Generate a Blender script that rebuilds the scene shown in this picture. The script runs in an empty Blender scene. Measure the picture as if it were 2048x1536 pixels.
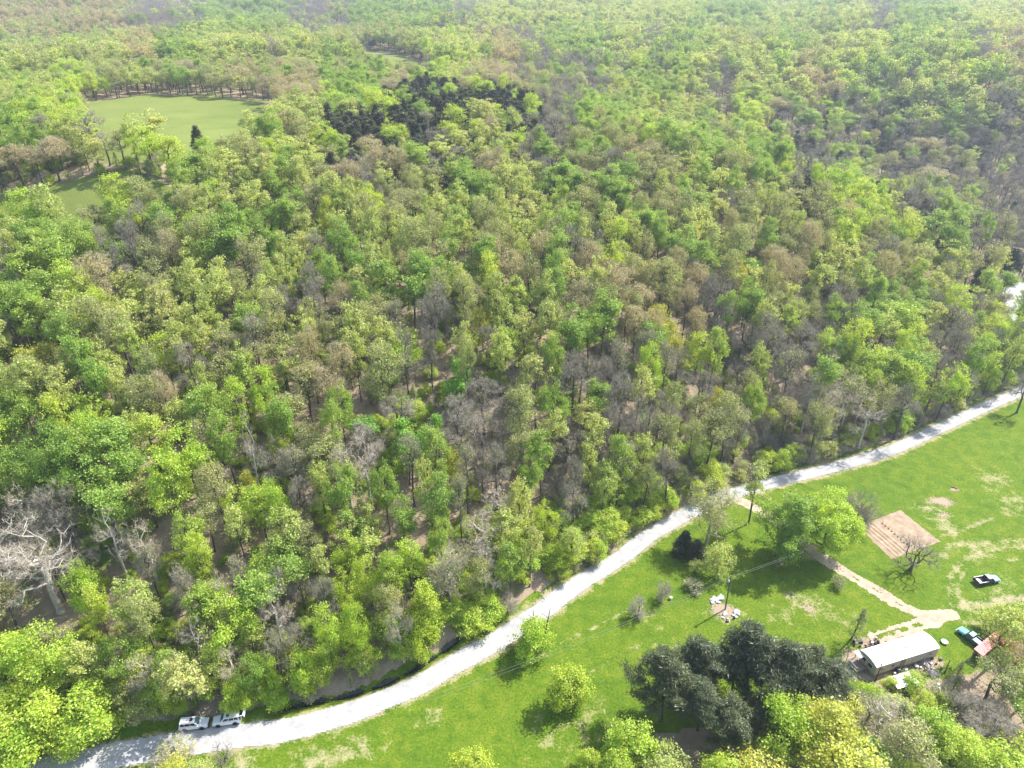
import bpy, math, random, sys
import numpy as np
from mathutils import Vector, Matrix, Quaternion
# ------------------------------------------------------------------ camera, sky, sun, exposure
scene = bpy.context.scene
COL = scene.collection
CAM_H, PITCH, FPX = 115.0, math.radians(30.0), 1430.0        # metres, below horizontal, focal length in photo pixels (2048 wide)
cam_d = bpy.data.cameras.new("camera"); cam = bpy.data.objects.new("camera", cam_d); COL.objects.link(cam)
cam.location = (0, 0, CAM_H); cam.rotation_euler = (math.pi/2-PITCH, 0, 0)
cam_d.sensor_width = 36.0; cam_d.lens = 36.0*FPX/2048.0; cam_d.clip_start = 1.0; cam_d.clip_end = 9000.0
scene.camera = cam
SUN_EL = math.radians(48.0); SUN_AZ = math.atan2(0.836, 0.549)   # from +Y towards +X
sdir = Vector((math.sin(SUN_AZ)*math.cos(SUN_EL), math.cos(SUN_AZ)*math.cos(SUN_EL), math.sin(SUN_EL)))
world = bpy.data.worlds.new("World"); scene.world = world; world.use_nodes = True
wn = world.node_tree; wn.nodes.clear()
sky = wn.nodes.new("ShaderNodeTexSky"); sky.sky_type = 'NISHITA'; sky.sun_disc = False
sky.sun_elevation = SUN_EL; sky.sun_rotation = SUN_AZ; sky.air_density = 1.0; sky.dust_density = 1.5
bg = wn.nodes.new("ShaderNodeBackground"); bg.inputs[1].default_value = 0.15
wo = wn.nodes.new("ShaderNodeOutputWorld"); wn.links.new(sky.outputs[0], bg.inputs[0]); wn.links.new(bg.outputs[0], wo.inputs[0])
sl = bpy.data.lights.new("sun", 'SUN'); sl.energy = 4.6; sl.angle = math.radians(0.5); sl.color = (1.0, 0.96, 0.89)
so = bpy.data.objects.new("sun", sl); COL.objects.link(so); so.rotation_euler = sdir.to_track_quat('Z', 'Y').to_euler(); so.location = (200, 200, 400)
scene.view_settings.view_transform = 'Standard'; scene.view_settings.look = 'None'
scene.view_settings.exposure = 0.95; scene.view_settings.gamma = 1.0
scene.cycles.max_bounces = 6; scene.cycles.diffuse_bounces = 3; scene.cycles.transmission_bounces = 4; scene.cycles.transparent_max_bounces = 6
scene.cycles.volume_bounces = 0
scene.cycles.use_denoising = True
HAZE_DENSITY = 0.00022
# ------------------------------------------------------------------ helpers
RNG = np.random.default_rng(7); random.seed(7)
SP, CP = math.sin(PITCH), math.cos(PITCH)
def ray(px, py):
    a = (px-1024)/FPX; b = (py-768)/FPX
    return np.array([a, CP-b*SP, -(SP+b*CP)])
def plane(px, py, z=0.0):
    d = ray(px, py); t = (CAM_H-z)/(-d[2]); return np.array([d[0]*t, d[1]*t, z])
def project(x, y, z):
    dz = CAM_H-z; depth = dz*SP+y*CP; v = dz*CP-y*SP
    return 1024+FPX*x/depth, 768+FPX*v/depth, depth
# ---- terrain: thin-plate surface through levelled points (picture sight lines + height, or ground x, y, height)
CT = [(100,1530,0),(330,1490,0),(560,1440,0),(760,1395,0),(900,1330,0),(1004,1277,0),(1160,1166,0),(1300,1061,0),(1464,988,0),(1665,935,0),(1848,868,0),(2048,782,0),
 (1400,1400,0),(1800,1100,0),(2000,950,0),(1100,1500,0),(2040,1300,0),(1250,1250,0),(1600,1150,0),(1800,1350,0),(1900,1180,0),
 (2040,600,1),(2040,690,0.5),(1950,720,1.5),
 (0,1420,3),(300,1330,4.5),(0,1200,10),(300,1100,14),(0,1000,18),(0,800,29),(300,800,28),(600,1000,16),(600,1200,6.5),(450,1400,1.5),(900,1150,7),(900,950,15.5),
 (1200,850,16),(1200,980,6),(1220,720,24.5),(1024,500,38),(600,600,36),(300,500,45),(0,600,40),(1450,850,6),(1500,700,16),(1720,760,5),(1700,600,17),(1450,550,30),(1850,600,9),
 (1400,330,49),(1700,420,36),(1940,490,19),(1024,300,53),(600,350,55),(300,400,56),(100,390,56.5),(400,250,57),(300,195,56),(550,205,56),(0,300,57),(850,230,56),(1100,230,54),(1200,400,46),(800,450,44),
 (1500,290,30),(1700,340,17),(1900,390,9),(2040,470,2),(1800,300,20),(1800,200,42),(1700,100,55),(1300,100,50),(1400,190,47),(1900,100,60),(2040,200,45),(2040,300,25),(1250,170,47),
 (200,140,53),(0,110,46),(500,120,52),(800,130,55),(780,110,54),(0,45,62),(300,40,58),(1024,40,60),(1500,40,60),(2048,30,66),(0,0,76),(1024,0,66),(2048,0,72)]
CW = [(110,335,23),(150,335,18),(200,340,9),(260,330,3),(70,400,38),(-300,0,0),(0,-100,0),(300,0,0),(0,20,0),(150,20,0),(-150,20,2),(300,150,1),(-250,200,25),(-300,350,50),(300,250,0)]
_c = np.array([list(plane(a,b,z)) for a,b,z in CT]+[list(map(float,t)) for t in CW])
_s = 200.0
def _phi(r2): return np.where(r2 > 1e-12, 0.5*r2*np.log(np.maximum(r2,1e-12)), 0.0)
_P = _c[:,:2]/_s; _n = len(_P)
_K = _phi(((_P[:,None]-_P[None])**2).sum(2)) + 0.002*np.eye(_n)
_A = np.zeros((_n+3,_n+3)); _A[:_n,:_n] = _K; _A[:_n,_n] = 1; _A[:_n,_n+1:] = _P; _A[_n,:_n] = 1; _A[_n+1:,:_n] = _P.T
_w = np.linalg.solve(_A, np.concatenate([_c[:,2], np.zeros(3)]))
def poly_dist(x, y, pts):
    """distance from points to a polyline (numpy)"""
    x = np.asarray(x, float); y = np.asarray(y, float); d = np.full(x.shape, 1e9)
    for (ax, ay), (bx, by) in zip(pts[:-1], pts[1:]):
        vx, vy = bx-ax, by-ay; L = vx*vx+vy*vy+1e-9
        t = np.clip(((x-ax)*vx+(y-ay)*vy)/L, 0, 1)
        d = np.minimum(d, np.hypot(x-ax-t*vx, y-ay-t*vy))
    return d
def smooth_line(pts, n=8):
    P = [np.array(p, float) for p in pts]; P = [2*P[0]-P[1]]+P+[2*P[-1]-P[-2]]; out = []
    for i in range(1, len(P)-2):
        for k in range(n):
            t = k/n; a, b, c, d = P[i-1], P[i], P[i+1], P[i+2]
            out.append(tuple(0.5*((2*b)+(-a+c)*t+(2*a-5*b+4*c-d)*t*t+(-a+3*b-3*c+d)*t**3)))
    out.append(tuple(P[-2])); return out
ROAD_PX = [(-60,1585),(60,1547),(200,1517),(322,1495),(444,1476),(566,1461),(688,1429),(760,1401),(835,1370),(915,1326),(1004,1277),(1082,1224),(1160,1166),(1238,1118),(1300,1070),(1380,1026),(1464,988),(1556,962),(1665,935),(1775,903),(1848,871),(1950,823),(2048,780),(2150,730)]
ROAD = smooth_line([tuple(plane(a,b)[:2]) for a,b in ROAD_PX], 6)
CREEK = smooth_line([tuple(plane(a,b)[:2]) for a,b in [(560,1412),(640,1396),(700,1384),(780,1358),(850,1322),(910,1283),(960,1250),(1010,1205)]], 4)
def inside(x, y, poly):
    x = np.asarray(x, float); y = np.asarray(y, float); c = np.zeros(x.shape, bool); n = len(poly)
    for i in range(n):
        x1, y1 = poly[i]; x2, y2 = poly[(i+1)%n]
        if y1 == y2: continue
        c ^= ((y1 > y) != (y2 > y)) & (x < (x2-x1)*(y-y1)/(y2-y1)+x1)
    return c
def wob(x, y, s, k=0.0):
    """cheap smooth noise in about -1..1"""
    x = np.asarray(x)/s; y = np.asarray(y)/s
    return (np.sin(1.7*x+1.3*y+k)+np.sin(-1.1*x+2.3*y+1.7*k+1)+np.sin(2.9*x-0.7*y+2.3*k+2)+np.sin(3.7*x+3.1*y+k*3)*0.6)/3.0
def height(x, y):
    x = np.atleast_1d(np.asarray(x, float)); y = np.atleast_1d(np.asarray(y, float)); sh = x.shape
    xf = x.ravel(); yf = y.ravel(); out = np.empty(xf.shape)
    for i in range(0, len(xf), 40000):
        q = np.stack([xf[i:i+40000], yf[i:i+40000]], 1)/_s
        r2 = ((q[:,None]-_P[None])**2).sum(2)
        out[i:i+40000] = _phi(r2)@_w[:_n]+_w[_n]+q@_w[_n+1:]
    z = np.clip(out, -0.5, 85)
    z = np.where(z < 3, z*np.clip(z/3, 0, 1), z)                    # the valley floor is flat
    d = np.hypot(xf, yf); far = np.clip((d-1500)/900, 0, 1)
    z = z*(1-far)+(74+10*wob(xf, yf, 300.0, 4))*far
    hill = np.clip(z/10, 0, 1)
    z = z+np.clip((d-470)/300, 0, 1)*(1-far)*(7*wob(xf, yf, 95.0, 3)+4*wob(xf, yf, 45.0, 1))
    z = z+hill*0.8*wob(xf, yf, 14.0)+0.10*wob(xf, yf, 22.0, 2)*(1-hill)
    cr = (np.abs(xf) < 200) & (yf < 140)
    if cr.any():
        dd = poly_dist(xf[cr], yf[cr], CREEK); z[cr] -= 1.3*np.exp(-(dd/1.5)**2)
    return z.reshape(sh)
def hz(x, y): return float(height(x, y)[0])
def G(px, py):
    """the ground point that the sight line through a photo pixel meets"""
    d = ray(px, py); t = np.linspace(60, 1500, 1441); P = t[:,None]*d[None]
    z = height(P[:,0], P[:,1]); k = np.argmax(CAM_H+P[:,2] < z)
    lo, hi = t[k]-1, t[k]
    for _ in range(14):
        m = (lo+hi)/2; zz = hz(m*d[0], m*d[1])
        if CAM_H+m*d[2] < zz: hi = m
        else: lo = m
    return np.array([hi*d[0], hi*d[1], hz(hi*d[0], hi*d[1])])
def Gt(px, py, h):
    """where the sight line grazes crowns h metres high: (x, y)"""
    d = ray(px, py); t = np.linspace(60, 1500, 1441); P = t[:,None]*d[None]
    k = int(np.argmax(CAM_H+P[:,2] < height(P[:,0], P[:,1])+h)); return (t[k]*d[0], t[k]*d[1])
def _pl(L, h): return [Gt(a, b, h) for a, b in L]
# the far edges of the hilltop meadow lie on the ground; its near edges are hidden behind crowns
FIELD_TOP = _pl([(150,206),(300,187),(430,192),(560,207)], 0.5)+_pl([(535,226),(480,246),(420,270),(392,300)], 13)+_pl([(355,345),(290,362),(200,385),(110,400),(-60,415)], 13)+_pl([(-60,404),(60,380),(200,347),(335,316)], 0.5)+_pl([(345,292),(300,262),(230,240),(165,225)], 15)
FIELD_B = _pl([(690,104),(740,101),(780,104),(850,128)], 0.5)+_pl([(850,142),(800,146),(760,128),(720,118)], 8)
GROVE = [(650,235),(700,215),(760,205),(765,170),(850,145),(900,160),(980,160),(1070,180),(1075,235),(985,232),(965,210),(880,250),(820,290),(770,300),(740,285),(700,275),(640,285)]
def G0(px, py):
    p = plane(px, py); return np.array([p[0], p[1], hz(p[0], p[1])])
# ---- tagging
def tag(o, label=None, cat=None, group=None, kind=None):
    if label: o["label"] = label
    if cat: o["category"] = cat
    if group: o["group"] = group
    if kind: o["kind"] = kind
    return o
def empty(name, loc, rz=0.0, rot=None):
    o = bpy.data.objects.new(name, None); COL.objects.link(o); o.location = loc
    o.rotation_euler = rot if rot else (0, 0, rz); o.empty_display_size = 0.2; return o
class MB:
    """collects simple solids; build() links them as ONE mesh object"""
    def __init__(s): s.v = []; s.f = []; s.sm = []
    def add(s, vs, fs, smooth=False):
        n = len(s.v); s.v += [tuple(map(float, p)) for p in vs]; s.f += [tuple(i+n for i in f) for f in fs]; s.sm += [smooth]*len(fs); return s
    def box(s, c, d, rz=0.0, taper=1.0, rot=None):
        hx, hy, h = d[0]/2, d[1]/2, d[2]/2
        vs = [(-hx,-hy,-h),(hx,-hy,-h),(hx,hy,-h),(-hx,hy,-h),(-hx*taper,-hy*taper,h),(hx*taper,-hy*taper,h),(hx*taper,hy*taper,h),(-hx*taper,hy*taper,h)]
        M = (rot if rot is not None else Matrix.Rotation(rz, 3, 'Z'))
        vs = [tuple(M@Vector(p)+Vector(c)) for p in vs]
        return s.add(vs, [(0,3,2,1),(4,5,6,7),(0,1,5,4),(1,2,6,5),(2,3,7,6),(3,0,4,7)])
    def tube(s, a, b, r1, r2=None, n=8, smooth=True, caps=True):
        r2 = r1 if r2 is None else r2; a = Vector(a); b = Vector(b); d = (b-a)
        if d.length < 1e-6: return s
        d.normalize(); u = d.orthogonal().normalized(); w = d.cross(u)
        vs = [a+r1*(math.cos(2*math.pi*i/n)*u+math.sin(2*math.pi*i/n)*w) for i in range(n)]+[b+r2*(math.cos(2*math.pi*i/n)*u+math.sin(2*math.pi*i/n)*w) for i in range(n)]
        s.add(vs, [(i,(i+1)%n,n+(i+1)%n,n+i) for i in range(n)], smooth)
        if caps: s.add(vs, [tuple(range(n))[::-1], tuple(range(n,2*n))])
        return s
    def path(s, pts, r, n=6):
        for a, b in zip(pts[:-1], pts[1:]): s.tube(a, b, r, r, n, caps=False)
        return s
    def lathe(s, c, prof, n=16, axis='Z'):
        vs = []
        for r, z in prof:
            for i in range(n):
                t = 2*math.pi*i/n; p = (r*math.cos(t), r*math.sin(t), z)
                if axis == 'Y': p = (p[0], p[2], p[1])
                if axis == 'X': p = (p[2], p[0], p[1])
                vs.append((c[0]+p[0], c[1]+p[1], c[2]+p[2]))
        fs = [(k*n+i, k*n+(i+1)%n, (k+1)*n+(i+1)%n, (k+1)*n+i) for k in range(len(prof)-1) for i in range(n)]
        s.add(vs, fs, True); m = len(prof)-1
        if prof[0][0] > 0.001: s.add([vs[i] for i in range(n)], [tuple(range(n))[::-1]])
        if prof[m][0] > 0.001: s.add([vs[m*n+i] for i in range(n)], [tuple(range(n))])
        return s
    def loft(s, rings, closed=True, smooth=False):
        n = len(rings[0]); vs = [p for r in rings for p in r]
        fs = [(k*n+i, k*n+(i+1)%n, (k+1)*n+(i+1)%n, (k+1)*n+i) for k in range(len(rings)-1) for i in range(n if closed else n-1)]
        s.add(vs, fs, smooth)
        if closed: s.add(rings[0], [tuple(range(n))[::-1]]); s.add(rings[-1], [tuple(range(n))])
        return s
    def slab(s, quad, t):
        """a quad (4 points, anticlockwise from outside) given thickness t inward"""
        q = [Vector(p) for p in quad]; nn = (q[1]-q[0]).cross(q[2]-q[0]).normalized(); b = [p-nn*t for p in q]
        return s.add(q+b, [(0,1,2,3),(7,6,5,4),(0,4,5,1),(1,5,6,2),(2,6,7,3),(3,7,4,0)])
    def build(s, name, mat, parent=None, bevel=0.0):
        me = bpy.data.meshes.new(name); me.from_pydata(s.v, [], s.f)
        me.polygons.foreach_set("use_smooth", s.sm); me.materials.append(mat); me.update()
        o = bpy.data.objects.new(name, me); COL.objects.link(o)
        if parent is not None: o.parent = parent
        if bevel:
            m = o.modifiers.new("bevel", 'BEVEL'); m.width = bevel; m.segments = 2; m.limit_method = 'ANGLE'
        return o
def np_mesh(name, verts, faces, mats, matidx=None, smooth=False):
    """fast mesh from numpy arrays; faces is a list of (k, n) index arrays"""
    me = bpy.data.meshes.new(name); me.vertices.add(len(verts)); me.vertices.foreach_set("co", np.ascontiguousarray(verts, np.float32).ravel())
    tot = np.concatenate([np.full(len(f), f.shape[1], np.int32) for f in faces]); idx = np.concatenate([f.ravel() for f in faces]).astype(np.int32)
    st = np.concatenate([[0], np.cumsum(tot)[:-1]]).astype(np.int32)
    me.loops.add(len(idx)); me.loops.foreach_set("vertex_index", idx)
    me.polygons.add(len(tot)); me.polygons.foreach_set("loop_start", st); me.polygons.foreach_set("loop_total", tot)
    if matidx is not None: me.polygons.foreach_set("material_index", matidx.astype(np.int32))
    me.polygons.foreach_set("use_smooth", np.full(len(tot), smooth))
    for m in mats: me.materials.append(m)
    me.update(calc_edges=True); me.validate(); return me
def link(name, me, parent=None):
    o = bpy.data.objects.new(name, me); COL.objects.link(o)
    if parent is not None: o.parent = parent
    return o
# ------------------------------------------------------------------ materials
def new_mat(name):
    m = bpy.data.materials.new(name); m.use_nodes = True; nt = m.node_tree; nt.nodes.clear(); return m, nt, nt.nodes, nt.links
def N(nodes, t, **kw):
    n = nodes.new(t)
    for k, v in kw.items(): setattr(n, k, v)
    return n
def noise(nodes, links, vec, scale, detail=4.0, rough=0.55, dist=0.0):
    n = nodes.new("ShaderNodeTexNoise"); n.inputs["Scale"].default_value = scale; n.inputs["Detail"].default_value = detail
    n.inputs["Roughness"].default_value = rough; n.inputs["Distortion"].default_value = dist
    if vec is not None: links.new(vec, n.inputs["Vector"])
    return n.outputs["Fac"]
def ramp(nodes, links, fac, stops):
    r = nodes.new("ShaderNodeValToRGB"); e = r.color_ramp.elements
    while len(e) < len(stops): e.new(0.5)
    for i, (p, c) in enumerate(stops): e[i].position = p; e[i].color = (*c, 1) if len(c) == 3 else c
    links.new(fac, r.inputs[0]); return r.outputs[0]
def mix(nodes, links, fac, a, b, mode='MIX'):
    m = nodes.new("ShaderNodeMix"); m.data_type = 'RGBA'; m.blend_type = mode
    for s, v in ((m.inputs[0], fac), (m.inputs[6], a), (m.inputs[7], b)):
        if isinstance(v, (int, float)): s.default_value = v
        elif isinstance(v, tuple): s.default_value = (*v, 1)
        else: links.new(v, s)
    return m.outputs[2]
def mth(nodes, links, op, a, b=None, clamp=False):
    m = nodes.new("ShaderNodeMath"); m.operation = op; m.use_clamp = clamp
    for s, v in ((m.inputs[0], a), (m.inputs[1], b)):
        if v is None: continue
        if isinstance(v, (int, float)): s.default_value = v
        else: links.new(v, s)
    return m.outputs[0]
def simple(name, col, rough=0.6, metal=0.0, var=0.12, scale=3.0, spec=0.5, coat=0.0, bump=0.0):
    m, nt, nd, lk = new_mat(name); b = nd.new("ShaderNodeBsdfPrincipled"); o = nd.new("ShaderNodeOutputMaterial"); lk.new(b.outputs[0], o.inputs[0])
    tc = nd.new("ShaderNodeTexCoord"); f = noise(nd, lk, tc.outputs["Object"], scale, 5.0)
    lo = tuple(c*(1-var*1.6) for c in col); hi = tuple(min(1, c*(1+var)) for c in col)
    lk.new(ramp(nd, lk, f, [(0.3, lo), (0.7, hi)]), b.inputs["Base Color"])
    b.inputs["Roughness"].default_value = rough; b.inputs["Metallic"].default_value = metal; b.inputs["Specular IOR Level"].default_value = spec
    b.inputs["Coat Weight"].default_value = coat
    if bump:
        bp = nd.new("ShaderNodeBump"); bp.inputs["Strength"].default_value = bump; bp.inputs["Distance"].default_value = 0.05
        lk.new(noise(nd, lk, tc.outputs["Object"], scale*6, 3.0), bp.inputs["Height"]); lk.new(bp.outputs[0], b.inputs["Normal"])
    return m
def leaf_mat(name, cols, trans=0.45, spread=0.25, rough=0.6):
    """young leaves: hue varies from tree to tree and from leaf to leaf, light passes through"""
    m, nt, nd, lk = new_mat(name)
    oi = nd.new("ShaderNodeObjectInfo"); ge = nd.new("ShaderNodeNewGeometry")
    stops = [(i/(len(cols)-1) if len(cols) > 1 else 0, c) for i, c in enumerate(cols)]
    base = ramp(nd, lk, oi.outputs["Random"], stops)
    hs = nd.new("ShaderNodeHueSaturation"); lk.new(base, hs.inputs["Color"])
    r = ge.outputs["Random Per Island"]
    lk.new(mth(nd, lk, 'ADD', mth(nd, lk, 'MULTIPLY', r, spread*2), 1-spread), hs.inputs["Value"])
    r2 = mth(nd, lk, 'FRACT', mth(nd, lk, 'MULTIPLY', r, 13.7))
    lk.new(mth(nd, lk, 'ADD', mth(nd, lk, 'MULTIPLY', r2, 0.05), 0.475), hs.inputs["Hue"])
    df = nd.new("ShaderNodeBsdfDiffuse"); tr = nd.new("ShaderNodeBsdfTranslucent"); gl = nd.new("ShaderNodeBsdfGlossy"); gl.inputs["Roughness"].default_value = 0.45
    lk.new(hs.outputs[0], df.inputs[0])
    warm = mix(nd, lk, 1.0, hs.outputs[0], (1.15, 1.1, 0.6), 'MULTIPLY'); lk.new(warm, tr.inputs[0])
    ms = nd.new("ShaderNodeMixShader"); ms.inputs[0].default_value = trans; lk.new(df.outputs[0], ms.inputs[1]); lk.new(tr.outputs[0], ms.inputs[2])
    m2 = nd.new("ShaderNodeMixShader"); m2.inputs[0].default_value = 0.04; lk.new(ms.outputs[0], m2.inputs[1]); lk.new(gl.outputs[0], m2.inputs[2])
    o = nd.new("ShaderNodeOutputMaterial"); lk.new(m2.outputs[0], o.inputs[0]); return m
LEAF = {
 'a': leaf_mat("lime_leaves", [(0.451,0.620,0.057),(0.529,0.679,0.085),(0.549,0.640,0.067),(0.412,0.590,0.057)], .5),
 'g': leaf_mat("green_leaves", [(0.284,0.440,0.067),(0.353,0.509,0.085),(0.314,0.459,0.071),(0.412,0.540,0.085)], .5),
 'y': leaf_mat("pale_leaves", [(0.510,0.600,0.152),(0.588,0.650,0.180),(0.451,0.570,0.123),(0.608,0.630,0.209)], .48),
 'o': leaf_mat("olive_buds", [(0.431,0.500,0.133),(0.510,0.530,0.171),(0.392,0.480,0.114),(0.529,0.509,0.190)]),
 't': leaf_mat("tan_buds", [(0.549,0.490,0.218),(0.529,0.450,0.218),(0.569,0.520,0.209),(0.490,0.459,0.209)]),
 'e': leaf_mat("emerald_leaves", [(0.196,0.440,0.048),(0.255,0.509,0.052),(0.304,0.540,0.057)], .5),
 'd': leaf_mat("cedar_needles", [(0.073,0.097,0.043),(0.095,0.113,0.048),(0.069,0.092,0.046)], 0.25),
 'p': leaf_mat("pine_needles", [(0.107,0.139,0.057),(0.138,0.164,0.062),(0.095,0.126,0.055)], 0.3),
 'r': leaf_mat("red_buds", [(0.686,0.280,0.123),(0.706,0.340,0.142)]),
 'm': leaf_mat("yellow_buds", [(0.569,0.620,0.067),(0.627,0.609,0.076)]),
}
def bark_mat(name, c1, c2):
    m, nt, nd, lk = new_mat(name); b = nd.new("ShaderNodeBsdfPrincipled"); o = nd.new("ShaderNodeOutputMaterial"); lk.new(b.outputs[0], o.inputs[0])
    tc = nd.new("ShaderNodeTexCoord"); f = noise(nd, lk, tc.outputs["Object"], 1.3, 6.0, 0.7); lk.new(ramp(nd, lk, f, [(0.35, c1), (0.65, c2)]), b.inputs["Base Color"])
    b.inputs["Roughness"].default_value = 0.9; b.inputs["Specular IOR Level"].default_value = 0.2; return m
BARK = bark_mat("brown_grey_bark", (0.07,0.06,0.05), (0.15,0.13,0.11))
BARK_G = bark_mat("grey_twig_bark", (0.30,0.265,0.205), (0.45,0.405,0.32))
BARK_T = bark_mat("tan_twig_bark", (0.42,0.35,0.27), (0.58,0.50,0.40))
BARK_W = bark_mat("pale_bare_bark", (0.34,0.31,0.27), (0.66,0.61,0.54))
# ------------------------------------------------------------------ ground
def ground_material():
    m, nt, nd, lk = new_mat("ground"); b = nd.new("ShaderNodeBsdfPrincipled"); o = nd.new("ShaderNodeOutputMaterial"); lk.new(b.outputs[0], o.inputs[0])
    tc = nd.new("ShaderNodeTexCoord"); P = tc.outputs["Object"]
    at = nd.new("ShaderNodeAttribute"); at.attribute_name = "wood"; wood = at.outputs["Fac"]
    a2 = nd.new("ShaderNodeAttribute"); a2.attribute_name = "dry"; dry = a2.outputs["Fac"]
    a3 = nd.new("ShaderNodeAttribute"); a3.attribute_name = "upland"; upl = a3.outputs["Fac"]
    a4 = nd.new("ShaderNodeAttribute"); a4.attribute_name = "bare"; bare = a4.outputs["Fac"]
    big = noise(nd, lk, P, 0.045, 4.0); mid = noise(nd, lk, P, 0.35, 5.0, 0.65); fine = noise(nd, lk, P, 2.2, 4.0, 0.7); vf = noise(nd, lk, P, 7.0, 2.0, 0.7)
    g1 = ramp(nd, lk, big, [(0.3, (0.078,0.155,0.013)), (0.5, (0.12,0.195,0.013)), (0.72, (0.175,0.225,0.016))])
    g2 = ramp(nd, lk, mid, [(0.32, (0.045,0.115,0.013)), (0.5, (0.11,0.185,0.014)), (0.68, (0.20,0.235,0.03))])
    grass = mix(nd, lk, 0.55, g1, g2)
    yl = mth(nd, lk, 'MULTIPLY', mth(nd, lk, 'SUBTRACT', noise(nd, lk, P, 0.9, 5.0, 0.6), 0.56, True), 4.0, True)
    grass = mix(nd, lk, yl, grass, (0.20,0.215,0.022))
    grass = mix(nd, lk, 0.8, grass, ramp(nd, lk, fine, [(0.25, (0.42,0.45,0.42)), (0.5, (0.98,1.0,0.96)), (0.75, (1.45,1.38,1.3))]), 'MULTIPLY')
    grass = mix(nd, lk, 0.55, grass, ramp(nd, lk, vf, [(0.3, (0.5,0.52,0.5)), (0.7, (1.4,1.35,1.35))]), 'MULTIPLY')
    gup = ramp(nd, lk, big, [(0.3, (0.165,0.205,0.05)), (0.7, (0.235,0.265,0.075))])
    grass = mix(nd, lk, upl, grass, mix(nd, lk, 0.25, gup, grass))
    # dead grass, thatch and worn tracks
    dn = mth(nd, lk, 'ADD', dry, mth(nd, lk, 'MULTIPLY', mth(nd, lk, 'SUBTRACT', mid, 0.5), 1.7)); dn = mth(nd, lk, 'ADD', dn, mth(nd, lk, 'MULTIPLY', mth(nd, lk, 'SUBTRACT', fine, 0.5), 0.9))
    dm = mth(nd, lk, 'MULTIPLY', mth(nd, lk, 'SUBTRACT', dn, 0.42), 2.6, True)
    grass = mix(nd, lk, dm, grass, ramp(nd, lk, vf, [(0.3, (0.30,0.28,0.13)), (0.7, (0.47,0.41,0.24))]))
    bn = mth(nd, lk, 'ADD', bare, mth(nd, lk, 'MULTIPLY', mth(nd, lk, 'SUBTRACT', fine, 0.5), 1.2)); bn = mth(nd, lk, 'ADD', bn, mth(nd, lk, 'MULTIPLY', mth(nd, lk, 'SUBTRACT', mid, 0.5), 0.8))
    bm = mth(nd, lk, 'MULTIPLY', mth(nd, lk, 'SUBTRACT', bn, 0.42), 4.0, True)
    grass = mix(nd, lk, bm, grass, ramp(nd, lk, vf, [(0.3, (0.26,0.18,0.12)), (0.7, (0.50,0.40,0.30))]))
    # leaf litter on the forest floor
    lit = ramp(nd, lk, vf, [(0.3, (0.19,0.135,0.085)), (0.5, (0.36,0.275,0.185)), (0.72, (0.53,0.43,0.31))])
    lit = mix(nd, lk, 0.5, lit, ramp(nd, lk, mid, [(0.35, (0.22,0.16,0.105)), (0.65, (0.44,0.35,0.25))]))
    gw = mth(nd, lk, 'MULTIPLY', mth(nd, lk, 'SUBTRACT', noise(nd, lk, P, 0.11, 6.0, 0.62), 0.54), 9.0, True)
    lit = mix(nd, lk, gw, lit, mix(nd, lk, fine, (0.055,0.11,0.02), (0.15,0.24,0.03)))
    wn_ = mth(nd, lk, 'ADD', wood, mth(nd, lk, 'MULTIPLY', mth(nd, lk, 'SUBTRACT', mid, 0.5), 0.9))
    wm = mth(nd, lk, 'MULTIPLY', mth(nd, lk, 'SUBTRACT', wn_, 0.45), 6.0, True)
    lk.new(mix(nd, lk, wm, grass, lit), b.inputs["Base Color"])
    b.inputs["Roughness"].default_value = 0.95; b.inputs["Specular IOR Level"].default_value = 0.1
    bp = nd.new("ShaderNodeBump"); bp.inputs["Strength"].default_value = 0.9; bp.inputs["Distance"].default_value = 0.14
    lk.new(mth(nd, lk, 'ADD', fine, mth(nd, lk, 'MULTIPLY', vf, 0.6)), bp.inputs["Height"]); lk.new(bp.outputs[0], b.inputs["Normal"])
    return m
def axis(lo, a, b, hi, step, grow=1.12):
    v = list(np.arange(a, b+1e-6, step)); s = step; x = b
    while x < hi: s *= grow; x += s; v.append(x)
    s = step; x = a
    while x > lo: s *= grow; x -= s; v.insert(0, x)
    return np.array(v)
XS = axis(-4500, -110, 190, 4500, 1.0); YS = axis(-600, 48, 262, 6500, 1.0)
GX, GY = np.meshgrid(XS, YS); GZ = height(GX, GY)
nx, ny = len(XS), len(YS); ii = (np.arange(ny-1)[:,None]*nx+np.arange(nx-1)[None]).ravel()
gm = np_mesh("ground", np.stack([GX.ravel(), GY.ravel(), GZ.ravel()], 1), [np.stack([ii, ii+1, ii+nx+1, ii+nx], 1)], [ground_material()], smooth=True)
road_side = None
_rx = np.array([p[0] for p in ROAD]); _ry = np.array([p[1] for p in ROAD])
def road_y(x): return np.interp(x, _rx, _ry)
def wood_mask(x, y):
    """1 where the woods grow, 0 on the meadows"""
    x = np.asarray(x, float); y = np.asarray(y, float)
    w = np.where(y > road_y(x)+np.interp(x, [-80,-45,-35,-5,5,20,150], [4.6,4.8,5.6,5.6,4.6,3.9,4.3])+1.0*wob(x, y, 9, 3), 1.0, 0.0)
    px, py, dp = project(x, y, height(x, y)*1.0)
    se = (y < road_y(x)) & (py > 1405+(1640-px)*0.20) & (px > 1215) & (py > 1330)
    w = np.where(se, 1.0, w)
    for F in (FIELD_TOP, FIELD_B): w = np.where(inside(x, y, F), 0.0, w)
    gp = (x > 140) & (y > 215) & (y < 330) & (px > 1988) & (py > 560) & (py < 668)
    return np.where(gp, 0.0, w)
fx, fy = GX.ravel(), GY.ravel(); WOOD = wood_mask(fx, fy)
at = gm.attributes.new("wood", 'FLOAT', 'POINT'); at.data.foreach_set("value", WOOD.astype(np.float32))
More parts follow.
